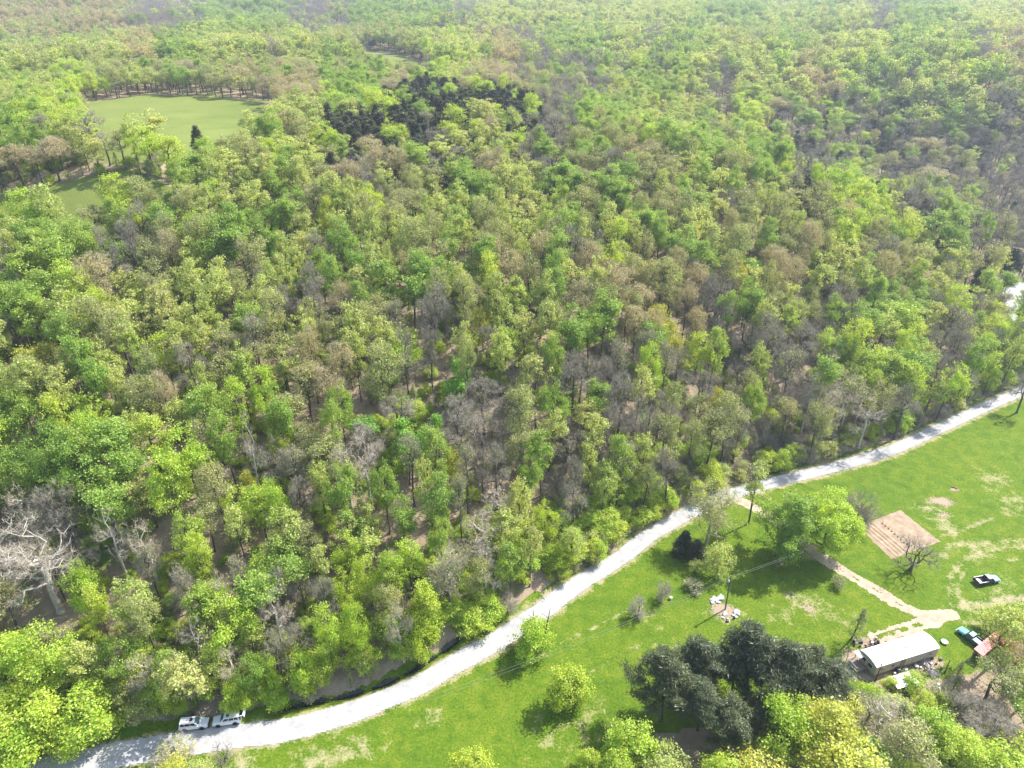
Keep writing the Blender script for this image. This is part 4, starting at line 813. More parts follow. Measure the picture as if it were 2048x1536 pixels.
# ------------------------------------------------------------------ vehicles
M_WPAINT = simple("white_car_paint", (0.78,0.79,0.80), 0.25, var=0.02, coat=0.6)
M_GLASS = simple("dark_car_glass", (0.012,0.014,0.018), 0.06, var=0.0, spec=0.8)
M_TINT = simple("windscreen_glass", (0.08,0.14,0.15), 0.05, var=0.1, spec=0.9)
M_TYRE = simple("tyre_rubber", (0.018,0.018,0.018), 0.85); M_RIM = simple("alloy_rim", (0.45,0.45,0.46), 0.35, 0.7)
M_BLACK = simple("black_trim", (0.015,0.015,0.016), 0.55); M_LAMP = simple("lamp_lens", (0.65,0.66,0.66), 0.15); M_RED = simple("tail_lamp_red", (0.35,0.01,0.01), 0.2)
M_CHROME = simple("chrome", (0.6,0.6,0.62), 0.2, 0.9); M_SEATS = simple("grey_interior", (0.05,0.05,0.055), 0.8)
def section(x, hw, zb, zt, zs=None, tuck=0.06):
    """closed body cross-section at x: half width hw, underside zb, top zt"""
    zs = zs or zt-0.12; y = [(-hw+0.12, zb), (-hw+0.02, zb+0.12), (-hw, (zb+zs)/2), (-hw+0.01, zs-0.1), (-hw+tuck, zs), (-hw+0.22, zt), (-hw*0.4, zt+0.02)]
    return [(x, a, b) for a, b in y]+[(x, -a, b) for a, b in reversed(y)]
def wheel(parent, x, y, r=0.36, w=0.24):
    t = MB().lathe((0,0,0), [(r*0.62,-w/2),(r*0.94,-w/2),(r,-w*0.3),(r,w*0.3),(r*0.94,w/2),(r*0.62,w/2)], 20, 'Y').build("wheel", M_TYRE, parent); t.location = (x, y, r)
    rm = MB(); rm.lathe((0,0,0), [(r*0.63,-w*0.42),(r*0.63,w*0.42)], 20, 'Y'); rm.lathe((0,0,0), [(0.001,-w*0.30),(r*0.60,-w*0.34)], 20, 'Y')
    for i in range(5):
        a = 2*math.pi*i/5; rm.box((r*0.35*math.cos(a), math.copysign(w*0.4, y), r*0.35*math.sin(a)), (r*0.5, 0.03, 0.07), rot=Matrix.Rotation(-a, 3, 'Y'))
    rm.lathe((0,0,0), [(0.001,w*0.30),(r*0.60,w*0.34)], 20, 'Y'); o = rm.build("rim", M_RIM, t)
    return t
def suv(name, label, loc, rz, open_gate, open_door, dark_win=M_GLASS):
    t = empty(name, loc, rz); tag(t, label, "car", "white cars parked on the gravel road")
    b = MB(); st = [(2.42,0.74,0.42,0.72),(2.36,0.86,0.32,0.88),(2.1,0.93,0.25,1.0),(1.3,0.96,0.24,1.08),(0.9,0.97,0.24,1.12),(-1.9,0.97,0.24,1.14),(-2.25,0.94,0.26,1.12),(-2.42,0.86,0.34,1.02)]
    b.loft([section(x, w, zb, zt) for x, w, zb, zt in st], smooth=False)
    body = b.build("body", M_WPAINT, t, bevel=0.035)
    # greenhouse: roof and pillars
    g = MB(); R = lambda x, hw, z: [(x,-hw,z),(x,hw,z)]
    lo = [(1.02,0.84),(-2.28,0.86)]; hi = [(0.32,0.66),(-2.02,0.68)]; zl, zh = 1.12, 1.73
    P_ = {'fl':(1.02,-.86,zl),'fr':(1.02,.86,zl),'bl':(-2.30,-.87,zl),'br':(-2.30,.87,zl),'Fl':(0.30,-.67,zh),'Fr':(0.30,.67,zh),'Bl':(-2.08,-.68,zh-.02),'Br':(-2.08,.68,zh-.02)}
    v = [P_[k] for k in ('fl','fr','br','bl','Fl','Fr','Br','Bl')]; g.add(v, [(0,1,5,4),(1,2,6,5),(3,0,4,7)]+([] if open_gate else [(2,3,7,6)]))
    rf = [(0.34,.69),(-0.2,.71),(-1.4,.71),(-2.14,.69)]
    g.loft([[(x,-w,zh-.03),(x,-w+.08,zh+.03),(x,0,zh+.055),(x,w-.08,zh+.03),(x,w,zh-.03),(x,0,zh-.05)] for x, w in rf])
    g.build("roof", M_WPAINT, t, bevel=0.02)
    def lerp(a, b_, s_): return tuple(a[i]+(b_[i]-a[i])*s_ for i in range(3))
    def pane(nm, A, B, C, D, m, u0=.05, u1=.95, v0=.1, v1=.9, th=.012, off=.012):
        pt = lambda u, w_: Vector(lerp(lerp(A, B, u), lerp(D, C, u), w_)); q_ = [pt(u0,v0), pt(u1,v0), pt(u1,v1), pt(u0,v1)]
        n_ = (q_[1]-q_[0]).cross(q_[2]-q_[0]).normalized(); q_ = [p+n_*off for p in q_]; MB().slab(q_, th).build(nm, m, t)
    pane("windscreen", P_['fl'], P_['fr'], P_['Fr'], P_['Fl'], M_TINT, .05, .95, .06, .94)
    for s_ in (-1, 1):
        A, B, C, D = (P_['bl'], P_['fl'], P_['Fl'], P_['Bl']) if s_ < 0 else (P_['fr'], P_['br'], P_['Br'], P_['Fr'])
        for u0, u1 in ((.06,.28),(.31,.60),(.63,.93)):
            if s_ > 0: u0, u1 = 1-u1, 1-u0
            pane("side_window", A, B, C, D, dark_win, u0, u1, .14, .86)
        m_ = MB(); m_.box((0.88, s_*1.03, 1.14), (0.16, 0.2, 0.14)); m_.build("door_mirror", M_WPAINT, t)
        MB().box((2.34, s_*0.66, 0.80), (0.14, 0.34, 0.13)).build("headlight", M_LAMP, t)
        MB().box((-2.36, s_*0.76, 0.98), (0.12, 0.2, 0.26)).build("tail_light", M_RED, t)
        MB().box((-0.85, s_*0.60, zh+.085), (2.0, 0.04, 0.035)).build("roof_rail", M_CHROME, t)
        for x in (1.42, -1.45):
            MB().lathe((x, s_*0.90, 0.40), [(0.43,-.07),(0.45,.075*0+.075),(0.36,.078)], 20, 'Y').build("wheel_arch", M_BLACK, t); wheel(t, x, s_*0.86)
    MB().slab([(0.05,-.42,zh+.062),(0.05,.42,zh+.062),(-.55,.42,zh+.068),(-.55,-.42,zh+.068)][::-1] if False else [(-.55,-.36,zh+.066),(-.05,-.36,zh+.062),(-.05,.36,zh+.062),(-.55,.36,zh+.066)], .02).build("sunroof", M_GLASS, t)
    MB().box((2.43, 0, 0.62), (0.06, 1.1, 0.26)).build("grille", M_BLACK, t); MB().box((2.44, 0, 0.40), (0.06, 1.5, 0.1)).build("bumper", M_BLACK, t)
    for x in (0.55, -0.5, -1.2):
        for s_ in (-1, 1): MB().box((x-.2, s_*0.985, 0.93), (0.16, 0.03, 0.03)).build("door_handle", M_CHROME, t)
    if open_gate:
        MB().box((-2.33, 0, 1.08), (0.10, 1.5, 1.1)).build("dark_boot_panel", M_SEATS, t)  # solid dark panel stands in for the shade inside the boot
        c = [(-2.10,-.72,1.78),(-2.10,.72,1.78),(-3.02,.76,2.02),(-3.02,-.76,2.02)]
        gt = MB().slab(c, .07); gt.slab([(-3.02,-.76,2.02),(-3.02,.76,2.02),(-3.22,.76,1.55),(-3.22,-.76,1.55)], .07); gt = gt.build("tailgate", M_WPAINT, t)
        MB().slab([(-2.28,-.6,1.845),(-2.28,.6,1.845),(-2.9,.62,2.01),(-2.9,-.62,2.01)], .02).build("rear_window", M_GLASS, gt)
        for s_ in (-1, 1): MB().tube((-2.2,s_*.7,1.5), (-2.75,s_*.72,1.92), .012).build("gas_strut", M_BLACK, gt)
    else:
        A, B, C, D = P_['br'], P_['bl'], P_['Bl'], P_['Br']; pane("rear_window", A, B, C, D, M_GLASS, .08, .92, .15, .9)
    if open_door:
        d = MB(); s_ = open_door; a = math.radians(62); o = Vector((0.92, s_*0.97, 0)); dr = Vector((-math.cos(a), s_*math.sin(a), 0)); nn = Vector((math.sin(a), s_*math.cos(a), 0))
        q_ = [o+Vector((0,0,.32)), o+dr*1.12+Vector((0,0,.32)), o+dr*1.12+Vector((0,0,1.1)), o+Vector((0,0,1.1))]; d.slab(q_ if s_ < 0 else q_[::-1], .12)
        dp = d.build("open_door", M_WPAINT, t); q_ = [o+Vector((0,0,1.1)), o+dr*1.10+Vector((0,0,1.1)), o+dr*1.05-nn*.12+Vector((0,0,1.62)), o+dr*.45-nn*.12+Vector((0,0,1.62))]
        MB().slab(q_, .03).build("door_window", M_GLASS, dp)
        q_ = [o+dr*.1+Vector((0,0,.45)), o+dr*1.0+Vector((0,0,.45)), o+dr*1.0+Vector((0,0,1.05)), o+dr*.1+Vector((0,0,1.05))]; q_ = [p-nn*.135 for p in q_]; MB().slab(q_, .02).build("door_lining", M_SEATS, dp)
    return t
def heading(a, b): return math.atan2(b[1]-a[1], b[0]-a[0])
def place_car(pr, pf, side):
    """from the ground points of the rear and front wheel on the seen side: centre and heading"""
    a, b = G0(*pr), G0(*pf); h = heading(a, b); mid = (a+b)/2; n_ = np.array([-math.sin(h), math.cos(h), 0])*0.97*side; c = mid+n_; return (c[0], c[1], hz(c[0], c[1])+0.05), h
c1, h1 = place_car((370.3,1465.5), (405.5,1461.5), 1); suv("parked_car", "white sports utility car with a front door open, parked facing away along the road", c1, h1, False, 1)
c2, h2 = place_car((470,1451.5), (438.4,1456.5), -1); suv("parked_car", "white sports utility car with its tailgate raised, standing ahead on the gravel", c2, h2, True, 0)
# pick-up trucks
M_TEAL = simple("faded_blue_paint", (0.25,0.55,0.60), 0.35, var=0.15, coat=0.3); M_TEAL2 = simple("faded_teal_paint", (0.10,0.45,0.46), 0.4, var=0.3, coat=0.2); M_TEAL_SHADE = simple("shaded_teal_side", (0.025,0.10,0.12), 0.4)  # the darkest teal is the same paint with side shade in its colour
M_BED_SHADE = simple("bed_liner_and_shaded_side", (0.03,0.03,0.035), 0.7); M_LOAD = simple("pale_bed_load", (0.62,0.52,0.52), 0.8, var=0.2); M_PALE = simple("pale_panel", (0.55,0.70,0.72), 0.5, var=0.1)  # liner black also colours the pale blue pickup's shaded sides
def pickup(name, label, loc, rz, m_top, m_side, load):
    t = empty(name, loc, rz); tag(t, label, "pickup truck")
    b = MB(); b.loft([section(x, w, zb, zt) for x, w, zb, zt in [(2.62,0.80,0.45,0.80),(2.52,0.90,0.40,0.98),(1.35,0.93,0.36,1.08),(1.15,0.94,0.36,1.10)]]); b.build("hood", m_top, t, bevel=.03)
    b = MB(); b.loft([section(x, w, zb, zt) for x, w, zb, zt in [(1.14,0.95,0.36,1.10),(-0.42,0.95,0.36,1.12)]]); b.build("body", m_side, t, bevel=.02)
    g = MB(); v = [(1.0,-.86,1.1),(1.0,.86,1.1),(-.42,.86,1.1),(-.42,-.86,1.1),(.45,-.70,1.66),(.45,.70,1.66),(-.34,.70,1.66),(-.34,-.70,1.66)]; g.add(v, [(0,1,5,4),(1,2,6,5),(3,0,4,7),(2,3,7,6)]); g.build("cab", m_side, t)
    g = MB(); g.loft([[(x,-w,1.64),(x,-w+.08,1.71),(x,0,1.735),(x,w-.08,1.71),(x,w,1.64),(x,0,1.62)] for x, w in [(.52,.70),(.0,.74),(-.4,.72)]]); g.build("roof", m_top, t)
    MB().slab([(0.965,-.74,1.17),(0.965,.74,1.17),(.50,.62,1.62),(.50,-.62,1.62)], .015).build("windscreen", M_GLASS, t)
    MB().slab([(-.435,.72,1.2),(-.435,-.72,1.2),(-.365,-.62,1.6),(-.365,.62,1.6)], .015).build("rear_window", M_GLASS, t)
    for s_ in (-1, 1):
        q_ = [(-.34,s_*.875,1.17),(.86,s_*.875,1.17),(.42,s_*.735,1.6),(-.28,s_*.735,1.6)]; MB().slab(q_ if s_ < 0 else q_[::-1], .015).build("side_window", M_GLASS, t)
        MB().box((-1.60, s_*0.90, 0.82), (2.30, 0.10, 0.56)).build("bed_side", m_side, t, bevel=.02); MB().box((-1.60, s_*0.90, 1.115), (2.30, 0.12, 0.035)).build("bed_rail", M_CHROME if load == 1 else m_side, t)
        MB().box((2.60, s_*0.68, 0.74), (0.1, 0.3, 0.18)).build("headlight", M_LAMP, t); MB().box((-2.77, s_*0.84, 0.86), (0.06, 0.14, 0.3)).build("tail_light", M_RED, t)
        MB().box((.85, s_*1.02, 1.18), (.12, .18, .16)).build("door_mirror", M_BLACK, t)
        for x in (1.75, -1.55): wheel(t, x, s_*0.84, .37, .25)
    MB().box((-1.60, 0, 0.62), (2.30, 1.68, 0.06)).build("bed_floor", M_BED_SHADE, t); MB().box((-0.47, 0, 0.84), (0.05, 1.7, 0.5)).build("bed_front", M_BED_SHADE, t)
    MB().box((-2.74, 0, 0.82), (0.08, 1.88, 0.56)).build("tailgate", m_side if load == 1 else M_PALE, t); MB().box((2.68, 0, 0.52), (0.12, 1.8, 0.2)).build("bumper", M_CHROME, t); MB().box((-2.86, 0, 0.5), (0.12, 1.8, 0.16)).build("bumper", M_CHROME, t)
    return t
def place_pick(pr, pf, side):
    a, b = G0(*pr), G0(*pf); h = heading(a, b); mid = (a+b)/2; n_ = np.array([-math.sin(h), math.cos(h), 0])*0.95*side; c = mid+n_; return (c[0], c[1], hz(c[0], c[1])), h
cp, hp = place_pick((1961,1173), (1997,1167), 1); pickup("pickup_truck", "pale blue pickup truck with sides darkened as shade, parked on the worn grass loop", cp, hp, M_TEAL, M_BED_SHADE, 1)  # cab and bed sides are painted near black for their shade
tl = empty("cargo_sheet", (cp[0], cp[1], cp[2]), hp); tag(tl, "pale pinkish sheet lying in the bed of the pale blue pickup", "cargo")
w_ = MB(); xs_ = [-2.6,-2.3,-2.0,-1.75]; 
w_.loft([[(x,-.72,.66),(x,.70,.66),(x,.70,.80+.05*math.sin(9*x)),(x,.2,.92+.04*math.sin(7*x)),(x,-.3,.86),(x,-.72,.78)] for x in xs_]); w_.build("sheet", M_LOAD, tl)
cp, hp = place_pick((1949,1294), (1922,1273.5), -1); pickup("pickup_truck", "old teal pickup truck nosed out from beside the red roof", cp, hp, M_TEAL2, M_TEAL_SHADE, 2)
tl = empty("truck_bed_panel", cp, hp); tag(tl, "pale bluish board lying across the old teal pickup's bed", "board"); MB().slab([(-2.1,-.2,1.17),(-.55,-.2,1.22),(-.55,.86,1.25),(-2.1,.86,1.20)], .05).build("board", M_PALE, tl)
tl = empty("scrap_load", cp, hp); tag(tl, "dark scrap heaped in the bed of the old teal pickup", "scrap"); w_ = MB()
for i in range(14): w_.box((-.8-1.7*random.random(), -.65+.7*random.random(), .72+.18*random.random()), (.5*random.random()+.1, .12+.2*random.random(), .1+.2*random.random()), rz=random.uniform(0, 3))
w_.build("scrap_pieces", simple("rusty_scrap", (.09,.09,.05), .8, var=.5), tl)
# ------------------------------------------------------------------ mobile home, shed, red roof
M_ROOFW = simple("white_roof_coating", (0.80,0.80,0.79), 0.5, var=0.03, scale=.4); M_SIDE = simple("tan_metal_siding", (0.60,0.50,0.43), 0.6, var=0.12, scale=.6); M_ENDW = simple("grey_end_wall", (0.40,0.385,0.36), 0.6, var=0.15)
M_SKIRT = simple("skirting", (0.33,0.28,0.24), 0.8, var=.2); M_WHITEM = simple("white_metal_sheet", (0.74,0.75,0.76), 0.35, var=.05, scale=.5); M_RUST = simple("rust", (0.28,0.13,0.07), .8, var=.4)
M_WOOD = simple("weathered_timber", (0.30,0.25,0.20), 0.85, var=.3, scale=2); M_WOODP = simple("pale_timber", (0.55,0.50,0.46), 0.8, var=.2, scale=2); M_ORW = simple("split_firewood", (0.50,0.30,0.17), 0.85, var=.35, scale=4)
M_CURT = simple("window_blind", (0.50,0.52,0.42), 0.7)
a_, b_ = G0(1746,1354.5), G0(1870,1315); hh = heading(a_, b_); LH = float(np.linalg.norm((b_-a_)[:2])); a2 = G0(1716,1322); WH = float(np.linalg.norm((a2-a_)[:2])); WH = min(max(WH, 4.0), 5.2)
print("HOME", LH, WH, math.degrees(hh))
home = empty("mobile_home", (a_[0], a_[1], 0.02), hh); tag(home, "long tan mobile home with arched white roof at the end of the driveway", "mobile home")
HW = 2.75
MB().box((LH/2, WH/2, 0.3), (LH-.16, WH-.16, 0.6)).build("skirting", M_SKIRT, home)
w_ = MB(); w_.box((LH/2, WH/2, (HW+.55)/2), (LH, WH, HW-.55)); 
for i in range(int(LH/0.4)): w_.box((0.2+i*0.4, -0.012, (HW+.55)/2), (0.05, 0.03, HW-.6))
w_.build("wall", M_SIDE, home)
MB().box((-0.015, WH/2, (HW+.55)/2), (0.04, WH-.05, HW-.62)).build("end_wall", M_ENDW, home)
prof = [(y, HW+0.02+0.50*(1-((y-WH/2)/(WH/2+.12))**2)) for y in np.linspace(-0.12, WH+.12, 11)]
w_ = MB(); w_.loft([[(x, y, z+.05) for y, z in prof]+[(x, y, z-.06) for y, z in reversed(prof)] for x in (-.12, LH/2, LH+.12)]); 
rf_ = w_.build("roof", M_ROOFW, home)
w_ = MB(); w_.add([(-.03,y,z-.05) for y, z in prof]+[(-.03,prof[-1][0],HW-.1),(-.03,prof[0][0],HW-.1)], [tuple(range(13))[::-1]]); w_.add([(LH+.03,y,z-.05) for y, z in prof]+[(LH+.03,prof[-1][0],HW-.1),(LH+.03,prof[0][0],HW-.1)], [tuple(range(13))]); w_.build("gable", M_ENDW, home)
MB().lathe((LH*.55, WH*.42, HW+.5), [(.09,0),(.09,.28),(.14,.28),(.14,.34),(.001,.38)], 12).build("roof_vent", M_CHROME, rf_)
MB().tube((.55,.25,HW+.12), (1.1,.18,HW+.18), .06).build("roof_pipe", M_BLACK, rf_)
for x, wd, z0, z1, mm in ((1.4,.9,1.35,2.15,M_GLASS),(3.9,.7,1.4,2.1,M_GLASS),(LH*.43,.9,.62,2.45,M_WOOD),(LH*.58,.8,1.4,2.1,M_GLASS),(LH*.72,1.0,1.1,2.4,M_CURT),(LH*.87,.8,1.4,2.1,M_GLASS)):
    door = mm is M_WOOD; f_ = MB(); 
    for (cx, cz, dx, dz_) in ((x,z1+.03,wd+.12,.06),(x,z0-.03,wd+.12,.06),(x-wd/2-.03,(z0+z1)/2,.06,z1-z0),(x+wd/2+.03,(z0+z1)/2,.06,z1-z0)): f_.box((cx,-.035,cz), (dx,.05,dz_))
    f_ = f_.build("door_frame" if door else "window", M_WHITEM if not door else M_BLACK, home); MB().box((x,-.025,(z0+z1)/2), (wd,.03,z1-z0)).build("door" if door else "pane", mm, f_)
for y, wd in ((1.3,1.0),(3.0,1.1)):
    f_ = MB().box((-.05, y, 1.75), (.05, wd+.14, .95)).build("window", M_WHITEM, home); MB().box((-.07, y, 1.75), (.04, wd, .8)).build("pane", M_GLASS, f_)
def hp_(x, y, z=0.0):
    """a point given in the mobile home's own axes"""
    return (a_[0]+x*math.cos(hh)-y*math.sin(hh), a_[1]+x*math.sin(hh)+y*math.cos(hh), z)
# deck at the near end
dk = empty("wooden_deck", hp_(-1.6, 2.6, 0), hh); tag(dk, "small roofed wooden porch deck against the end of the mobile home", "deck")
w_ = MB(); [w_.box((-.9+.2*i, .4, .62), (.18, 3.0, .05)) for i in range(11)]; w_.build("deck_boards", M_WOOD, dk)
for x in (-.95, 1.05):
    for y in (-1.0, 1.8): MB().box((x, y, 1.15 if y > 0 else .9), (.1, .1, 2.3 if y > 0 else 1.8)).build("post", M_WOOD, dk)
MB().box((0,1.86,1.45), (2.1,.05,.09)).build("railing", M_WOODP, dk); MB().box((-.99,.4,1.45), (.05,2.8,.09)).build("railing", M_WOODP, dk)
MB().slab([(.3,.2,2.45),(1.25,.2,2.6),(1.25,1.9,2.6),(.3,1.9,2.45)], .04).build("awning", M_WHITEM, dk)
# the dark poles by the house
for (bx, by, L, lx, lab) in ((-.35,-.9,4.9,.35,"dark leaning pole at the near corner of the mobile home"),(LH-1.2,-3.4,3.3,.55,"dark leaning pole beyond the lumber pile")):
    p = hp_(bx, by); t = empty("wooden_pole", (p[0], p[1], -.05), 0, (0, math.radians(4 if L > 4 else 9), hh+.5)); tag(t, lab, "pole")
    MB().tube((0,0,0), (0,0,L), .09, .06, 9).build("pole_shaft", M_BLACK, t); MB().box((0,.09,L-.5), (.14,.08,.3)).build("meter_box", M_SKIRT, t)
# small white-roofed shed
q4 = [plane(*p, 2.2) for p in ((1776,1356),(1796.5,1377.7),(1839,1365),(1820,1342.5))]; cx_, cy_ = sum(p[0] for p in q4)/4, sum(p[1] for p in q4)/4; hs_ = heading(q4[1], q4[2]); ls = float(np.linalg.norm(q4[2]-q4[1])); ds = float(np.linalg.norm(q4[0]-q4[1]))
sh = empty("storage_shed", (cx_, cy_, 0), hs_); tag(sh, "open-fronted storage shed with a white sheet-metal roof beside the mobile home", "shed"); print("SHED", ls, ds)
r_ = MB(); r_.slab([(-ls/2,-ds/2,2.15),(ls/2,-ds/2,2.15),(ls/2,ds/2,2.35),(-ls/2,ds/2,2.35)], .05)
for i in range(int(ls/.3)): r_.slab([(-ls/2+.1+.3*i,-ds/2,2.175),(-ls/2+.14+.3*i,-ds/2,2.175),(-ls/2+.14+.3*i,ds/2,2.375),(-ls/2+.1+.3*i,ds/2,2.375)], .02)
r_.build("roof", M_WHITEM, sh)
for x in (-ls/2+.15, ls/2-.15):
    for y in (-ds/2+.15, ds/2-.15): MB().box((x, y, 1.06), (.12,.12,2.12)).build("post", M_WOOD, sh)
for nm, c_, d_ in (("back_wall",(0,ds/2-.08,1.05),(ls-.4,.05,2.0)),("side_wall",(-ls/2+.1,0,1.0),(.05,ds-.4,1.9)),("side_wall",(ls/2-.1,0,1.0),(.05,ds-.4,1.9))): MB().box(c_, d_).build(nm, M_WOOD, sh)
fw = empty("firewood_pile", (cx_+math.cos(hs_)*.4+math.sin(hs_)*(ds/2+.2), cy_+math.sin(hs_)*.4-math.cos(hs_)*(ds/2+.2), 0), hs_); tag(fw, "tangled pile of grey branches stacked in front of the open shed", "branch pile")
w_ = MB(); 
for i in range(120):
    x0, y0, z0 = random.uniform(-1.4,1.4), random.uniform(-.7,.8), random.uniform(.05,1.0); dv = Vector((random.gauss(0,1), random.gauss(0,1), random.gauss(0,.3))).normalized()*random.uniform(.5,1.0); w_.tube((x0,y0,z0), (x0+dv.x, y0+dv.y, max(.03, z0+dv.z)), .03, .015, 5)
w_.build("branches", simple("grey_branches", (.42,.37,.38), .85, var=.3), fw)
# red roof
rr = [plane(*p, 2.3) for p in ((1945,1300),(1966,1311),(2022,1264),(2006,1253))]; h_ = heading(rr[1], rr[2]); L_ = float(np.linalg.norm(rr[2]-rr[1])); W_ = float(np.linalg.norm(rr[0]-rr[1])); cc_ = sum(rr)/4
bar = empty("red_roofed_shed", (cc_[0], cc_[1], 0), h_); tag(bar, "long low shed with faded red metal roof half hidden by budding trees", "shed"); print("RED", L_, W_)
M_REDR = simple("faded_red_metal", (0.62,0.075,0.085), 0.5, var=.18, scale=.8); r_ = MB(); r_.slab([(-L_/2,-W_/2,2.2),(L_/2,-W_/2,2.2),(L_/2,W_/2,2.45),(-L_/2,W_/2,2.45)], .05)
for i in range(int(L_/.45)): r_.slab([(-L_/2+.1+.45*i,-W_/2,2.225),(-L_/2+.14+.45*i,-W_/2,2.225),(-L_/2+.14+.45*i,W_/2,2.475),(-L_/2+.1+.45*i,W_/2,2.475)], .02)
r_.build("roof", M_REDR, bar)
for x in np.linspace(-L_/2+.2, L_/2-.2, 4):
    for y in (-W_/2+.2, W_/2-.2): MB().box((x, y, 1.06), (.14,.14,2.12)).build("post", M_WOOD, bar)
MB().box((0,W_/2-.1,1.05), (L_-.5,.05,2.0)).build("back_wall", M_WOOD, bar); MB().box((L_*.2,0,1.0), (.05,W_-.6,1.9)).build("partition", M_WOOD, bar)
# ------------------------------------------------------------------ things lying about
def at(px, py, z=0.0): p = G0(px, py); return (p[0], p[1], p[2]+z)
def thing(name, label, cat, mb, mat, loc, rz=0.0, group=None):
    o = mb.build(name, mat); o.location = loc; o.rotation_euler = (0, 0, rz); return tag(o, label, cat, group)
M_WHITE = simple("white_plastic", (0.78,0.78,0.77), .5, var=.04); M_DBLUE = simple("dark_blue_drum", (0.035,0.055,0.10), .4, var=.2); M_GREY = simple("grey_metal", (.30,.30,.31), .5, .4, var=.2); M_STONE = simple("pale_limestone", (.56,.55,.53), .9, var=.12, scale=2.5, bump=.4)
dish = empty("white_dish_tub", at(1888,1286), .4); tag(dish, "round white tub lying in the grass between mobile home and teal truck", "tub")
MB().lathe((0,0,0), [(.42,.0),(.55,.12),(.62,.40),(.66,.42),(.60,.44),(.52,.14),(.001,.10)], 20).build("tub_shell", M_WHITE, dish); MB().lathe((0,0,.36), [(.50,0),(.001,.10)], 16).build("tub_cover", M_WHITE, dish)
tub = empty("white_tub", at(1341,1198.5), 0); tag(tub, "small white tub alone in the meadow beside grey shrubs", "tub"); MB().lathe((0,0,0), [(.26,0),(.33,.5),(.36,.52),(.34,.56),(.2,.6),(.001,.62)], 16).build("tub_shell", M_WHITE, tub); MB().path([(-.33,0,.5),(-.3,0,.7),(0,0,.8),(.3,0,.7),(.33,0,.5)], .015).build("tub_handle", M_GREY, tub)
for (px, py, r, h, m_, lab) in ((1794,1343.5,.42,1.0,M_DBLUE,"dark blue barrel standing between mobile home and shed"),(1811,1341,.30,.5,M_WHITE,"white bucket by the shed roof corner"),(1832,1334,.36,.45,M_WHITE,"white wash tub in front of the mobile home wall"),(1788,1349,.26,.6,M_GREY,"small grey can beside the dark blue barrel")):
    t = empty("barrel" if h > .9 else "bucket", at(px, py), 0); tag(t, lab, "barrel" if h > .9 else "bucket"); MB().lathe((0,0,0), [(r*.92,0),(r,.05),(r*.96,h*.33),(r,h*.36),(r*.96,h*.66),(r,h*.7),(r*.97,h),(r*.9,h-.03)], 18).build("drum_shell", m_, t); MB().lathe((0,0,h-.05), [(r*.9,0),(.001,.02)], 18).build("drum_lid", m_, t)
# lumber
lp = empty("lumber_pile", at(1856,1340), 0); tag(lp, "loose pile of pale poles and planks beside the mobile home", "lumber"); w_ = MB(); w2 = MB()
for i in range(16):
    A = at(1840+random.uniform(-3,12), 1326+random.uniform(-4,7), random.uniform(.1,.7)); B = at(1862+random.uniform(0,18), 1352+random.uniform(-6,8), random.uniform(.02,.25)); (w_ if i % 2 else w2).tube(A, B, .05, .04, 6)
for i in range(8):
    A = at(1845+random.uniform(0,20), 1345+random.uniform(-3,6), .1); B = at(1872+random.uniform(0,12), 1350+random.uniform(-4,8), .08); w_.tube(A, B, .03, .03, 5)
for b2, m_ in ((w_, M_WOODP), (w2, simple("mauve_grey_pole", (.46,.41,.44), .6, var=.2))):
    o = b2.build("poles", m_, lp); o.matrix_parent_inverse = Matrix.Translation(lp.location).inverted()
def junk(name, label, px, py, n_, sx, sy, mats, hmax=.6):
    t = empty(name, at(px, py), hh); tag(t, label, "junk pile")
    for m_ in mats:
        w_ = MB()
        for i in range(n_):
            if random.random() < .5: w_.box((random.gauss(0,sx), random.gauss(0,sy), random.uniform(.05,hmax*.6)), (random.uniform(.1,.6), random.uniform(.1,.5), random.uniform(.05,hmax)), rz=random.uniform(0,3), rot=(Matrix.Rotation(random.uniform(0,3),3,'Z')@Matrix.Rotation(random.uniform(-.5,.5),3,'X')))
            else:
                a = Vector((random.gauss(0,sx), random.gauss(0,sy), random.uniform(.05,.2))); w_.tube(a, a+Vector((random.uniform(-.8,.8), random.uniform(-.8,.8), random.uniform(0,hmax))), .03, .03, 5)
        w_.build("odds_and_ends", m_, t)
junk("junk_pile", "scattered junk and scrap behind the lumber by the mobile home", 1862,1330, 9, 1.4, .8, [M_BLACK, M_GREY, M_WHITE, M_WOOD])
junk("junk_pile", "dark grill and tools heap off the mobile home's porch end", 1712,1284, 7, .5, .5, [M_BLACK, M_DBLUE, M_GREY], .9)
junk("junk_pile", "orange firewood and crates heaped behind the mobile home's porch", 1741,1290, 9, 1.1, .5, [M_ORW, M_BLACK, M_GREY], .8)
junk("junk_pile", "small pale litter pile at the porch corner on bare soil", 1700,1331, 4, .4, .4, [M_WHITE, M_WOOD], .4)
junk("junk_pile", "white debris heap in brush below the lumber", 1879,1376, 6, .7, .4, [M_WHITE, M_WOODP, M_GREY], .5)
junk("junk_pile", "dark clutter along the shaded wall under the mobile home's long side", 1815,1332, 8, 1.8, .3, [M_BLACK, M_GREY, M_RUST], .5)
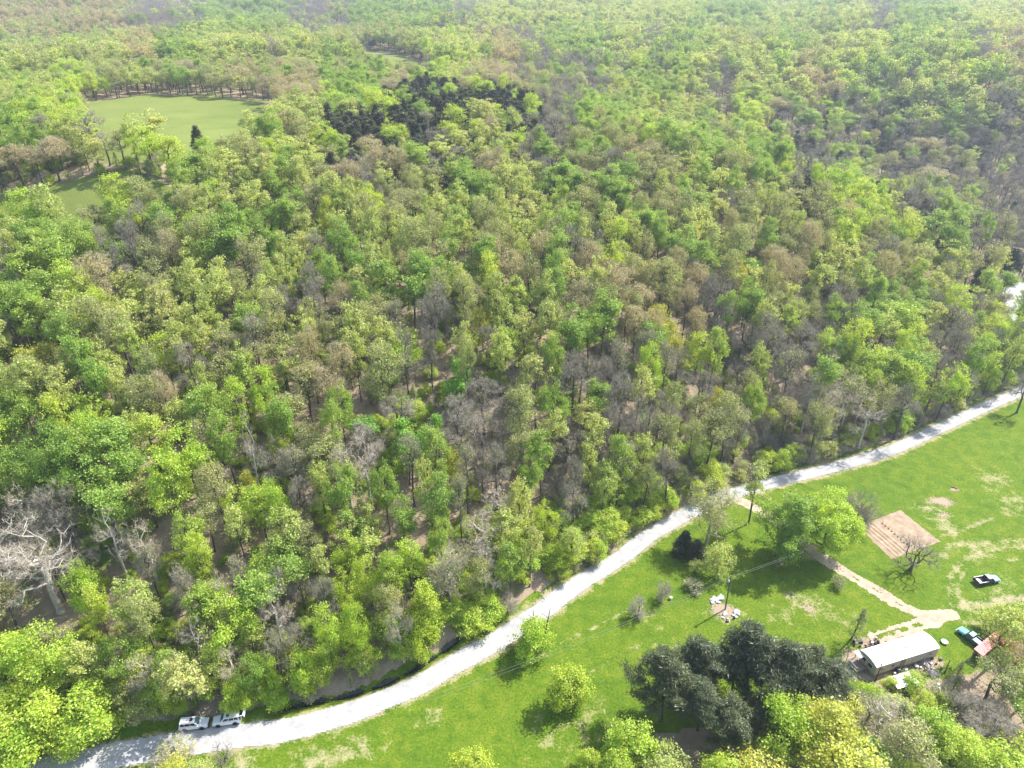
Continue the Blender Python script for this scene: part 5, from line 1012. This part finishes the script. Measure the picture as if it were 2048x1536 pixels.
# stones around the pole
RS = np.random.default_rng(3)
def stone(px, py, s_, flat, lab, rz):
    me_ = bpy.data.meshes.new("stone"); import bmesh
    bm = bmesh.new(); bmesh.ops.create_icosphere(bm, subdivisions=2, radius=1); o_ = RS.uniform(0, 9)
    for v in bm.verts:
        v.co = Vector([math.copysign(abs(c)**.6, c) for c in v.co]); v.co *= 1+.13*math.sin(3*v.co.x+o_)+.1*math.sin(4*v.co.y+2*o_); v.co.z *= flat
    bm.to_mesh(me_); bm.free(); me_.materials.append(M_STONE); o = link("limestone_block", me_); o.scale = (s_, s_*.7, s_*.8); o.location = at(px, py, s_*.3*flat); o.rotation_euler = (RS.uniform(-.2,.2), RS.uniform(-.2,.2), rz); tag(o, lab, "stone", "limestone blocks around the utility pole")
sp = [(1425,1206,.5),(1430,1201,.55),(1434,1199,.5),(1438,1197,.5),(1441,1195,.6),(1444,1198,.5),(1436,1205,.45),(1423,1200,.5),(1428,1196,.5),(1449,1229,.6),(1446,1236,.35),(1470,1226,.55),(1474,1223,.6),(1476,1228,.4),(1456,1241,.45),(1471,1235,.45),(1466,1231,.4)]
for i, (px, py, s_) in enumerate(sp):
    lab = ("pale limestone block in the heap uphill of the utility pole" if i < 9 else "pale limestone block on bare soil downhill of the utility pole")
    stone(px, py, s_, .6, lab+["", ", at the meadow end", ", on top", ", at the back", ", highest", ", by the pole end", ", in front", ", outermost", ", broad and flat", ", flat slab nearest the pole", ", small and low", ", beside another", ", at the far corner", ", small outer one", ", by the dark bucket", ", beside the black pot", ", small in the middle"][i], RS.uniform(0, 3))
for px, py, r, lab in ((1455,1243,.28,"black pot at the downhill end of the stone ring"),(1468,1237,.24,"black bucket among pale stones downhill of the pole")):
    t = empty("black_pot", at(px, py), 0); tag(t, lab, "pot"); MB().lathe((0,0,0), [(r*.7,0),(r,.2),(r,.42),(r*.9,.42),(r*.85,.1),(.001,.08)], 14).build("pot_shell", M_BLACK, t); MB().path([(-r,0,.4),(-r*.5,0,.62),(r*.5,0,.62),(r,0,.4)], .012).build("pot_handle", M_BLACK, t)
# utility pole and wires
M_POLE = simple("weathered_pole", (.17,.16,.16), .85, var=.2); pb = at(1450.5,1218.4,-.1)
up = empty("utility_pole", pb, 0, (0, math.radians(-1.5), 0)); tag(up, "wooden utility pole with yard lamp rising from a ring of pale stones", "utility pole")
MB().tube((0,0,0), (0,0,9.6), .16, .11, 12).build("pole_shaft", M_POLE, up)
MB().tube((0,0,8.6), (-.35,-.35,8.9), .03, .03, 6).tube((-.35,-.35,8.9), (-.5,-.5,8.85), .03, .03, 6).build("lamp_arm", M_GREY, up)
MB().lathe((-.5,-.5,8.55), [(.09,.42),(.14,.30),(.24,.22),(.26,0),(.22,-.06),(.001,-.08)], 16).build("lamp_head", simple("lamp_housing", (.62,.70,.76), .3, .3), up)
MB().box((-.2,-.05,6.0), (.22,.26,.5)).build("meter_box", M_GREY, up); MB().lathe((-.2,-.2,6.05), [(.09,0),(.09,.12),(.001,.14)], 12, 'Y').build("meter_dial", M_GLASS, up)
for z_ in (9.1, 9.4): MB().lathe((0,.16,z_), [(.04,0),(.05,.05),(.03,.1)], 10).build("insulator", M_WHITE, up)
top = Vector(pb)+Vector((-.24,0,9.3))
def span(name, lab, A, B, sag, dy):
    n_ = 28; pts = []
    for i in range(n_+1):
        s_ = i/n_; p = A.lerp(B, s_); p.z -= sag*4*s_*(1-s_); pts.append(tuple(p+Vector((0, dy, 0))))
    tag(MB().path(pts, .014, 5).build(name, simple("bright_cable", (.30,.31,.30), .6)), lab, "wire", "power lines over the meadow")
E1 = Vector(plane(1790, 1028, 7.0)); W1 = Vector(plane(845, 1400, 7.5))
for k_, dz in enumerate((0.15, -0.35)):
    span("power_line", f"{['upper','lower'][k_]} power line running from the utility pole over the driveway trees", top+Vector((0,0,dz)), E1+Vector((0,0,dz*1.3)), .6, 0); span("power_line", f"{['upper','lower'][k_]} power line running from the utility pole down over the meadow to the roadside", top+Vector((0,0,dz)), W1+Vector((0,0,dz*2.2)), 1.2, 0)
# dead stubs in the roadside tree
for px, py, dx, dy, h, lab in ((1075,1290,-.3,.1,9.5,"dead grey snag poking above the roadside bushy tree"),(1086,1292,.35,.2,9.8,"leaning dead stub beside the snag at the road edge")):
    p = at(px, py, -.1); t = empty("dead_snag", p, 0); tag(t, lab, "dead tree"); MB().tube((0,0,0), (dx*2,dy*2,h*.6), .16, .11, 8, caps=False).tube((dx*2,dy*2,h*.6), (dx*3.4,dy*3,h), .11, .05, 8).build("trunk", BARK, t); MB().tube((dx*2.6,dy*2.5,h*.75), (dx*2.6-1.3,dy*2.5+.2,h*.86), .05, .02, 6).build("branch", BARK, t)
# marker post by the road
t = empty("marker_post", at(455.5,1512), 0, (math.radians(4), 0, 0)); tag(t, "short white-topped marker post in the verge opposite the parked cars", "post"); MB().box((0,0,.45), (.09,.09,.9)).build("post_shaft", M_WOODP, t); MB().box((0,0,.98), (.12,.12,.16)).build("post_cap", M_WHITE, t)
MBx = MB(); MBx.tube((-.6,-.3,.06), (.2,.15,.08), .05, .04, 6); thing("broken_post", "grey broken post lying by the white-topped marker", "post", MBx, M_WOOD, at(452,1517), .2)
# stakes in the garden
gg = tuple(GA[1]); 
for i in range(9):
    s_ = .15+.085*i; base = np.array(GA[0])*(1-.45)+np.array(GA[1])*.45; end = np.array(GA[3])*(1-.45)+np.array(GA[2])*.45; p = base*(1-s_)+end*s_; z_ = hz(p[0], p[1])
    w_ = MB(); w_.tube((0,0,0), (.05,.02,.75), .035, .03, 6).lathe((0,0,0), [(.16,0),(.20,.1),(.12,.14),(.001,.16)], 10)
    thing("garden_stake", f"{ORD[i] or 'first'} dark stake of the row across the garden plot, counted from the road side", "stake", w_, M_BLACK, (p[0], p[1], z_), random.uniform(0,3), "stakes in the garden plot")
p = at(1909,976); w_ = MB(); w_.box((0,0,.12), (1.3,.25,.22), rz=-.6); w_.box((.3,-.5,.08), (.5,.3,.15), rz=.4); thing("rusty_trough", "rusty trough lying on a bare spot in the far meadow", "trough", w_, M_RUST, p)
# pale car-sized objects beyond the trees at the pull-off
p = G(1975,512); t = empty("white_trailer", (p[0], p[1], hz(p[0], p[1])), .9); tag(t, "small white trailer glimpsed between cedars at the valley end", "trailer")
MB().box((0,0,1.3), (4.2,2.0,1.7)).build("body", M_WHITE, t, bevel=.12); wheel(t, -.2, .95, .34, .2); wheel(t, -.2, -.95, .34, .2); MB().box((.4,-1.02,1.5), (.9,.03,.5)).build("window", M_GLASS, t); MB().tube((2.1,0,.45), (3.2,0,.45), .04).build("tow_bar", M_GREY, t)
# ------------------------------------------------------------------ haze
hb = MB(); hb.box((0, 3300, 66), (10800, 8600, 138)); HZ = None
m, nt, nd, lk = new_mat("haze"); pv = nd.new("ShaderNodeVolumePrincipled"); pv.inputs["Color"].default_value = (0.80, 0.88, 1.0, 1); pv.inputs["Density"].default_value = HAZE_DENSITY; pv.inputs["Anisotropy"].default_value = 0.35
o_ = nd.new("ShaderNodeOutputMaterial"); lk.new(pv.outputs[0], o_.inputs["Volume"]); tag(hb.build("haze", m), kind="stuff")
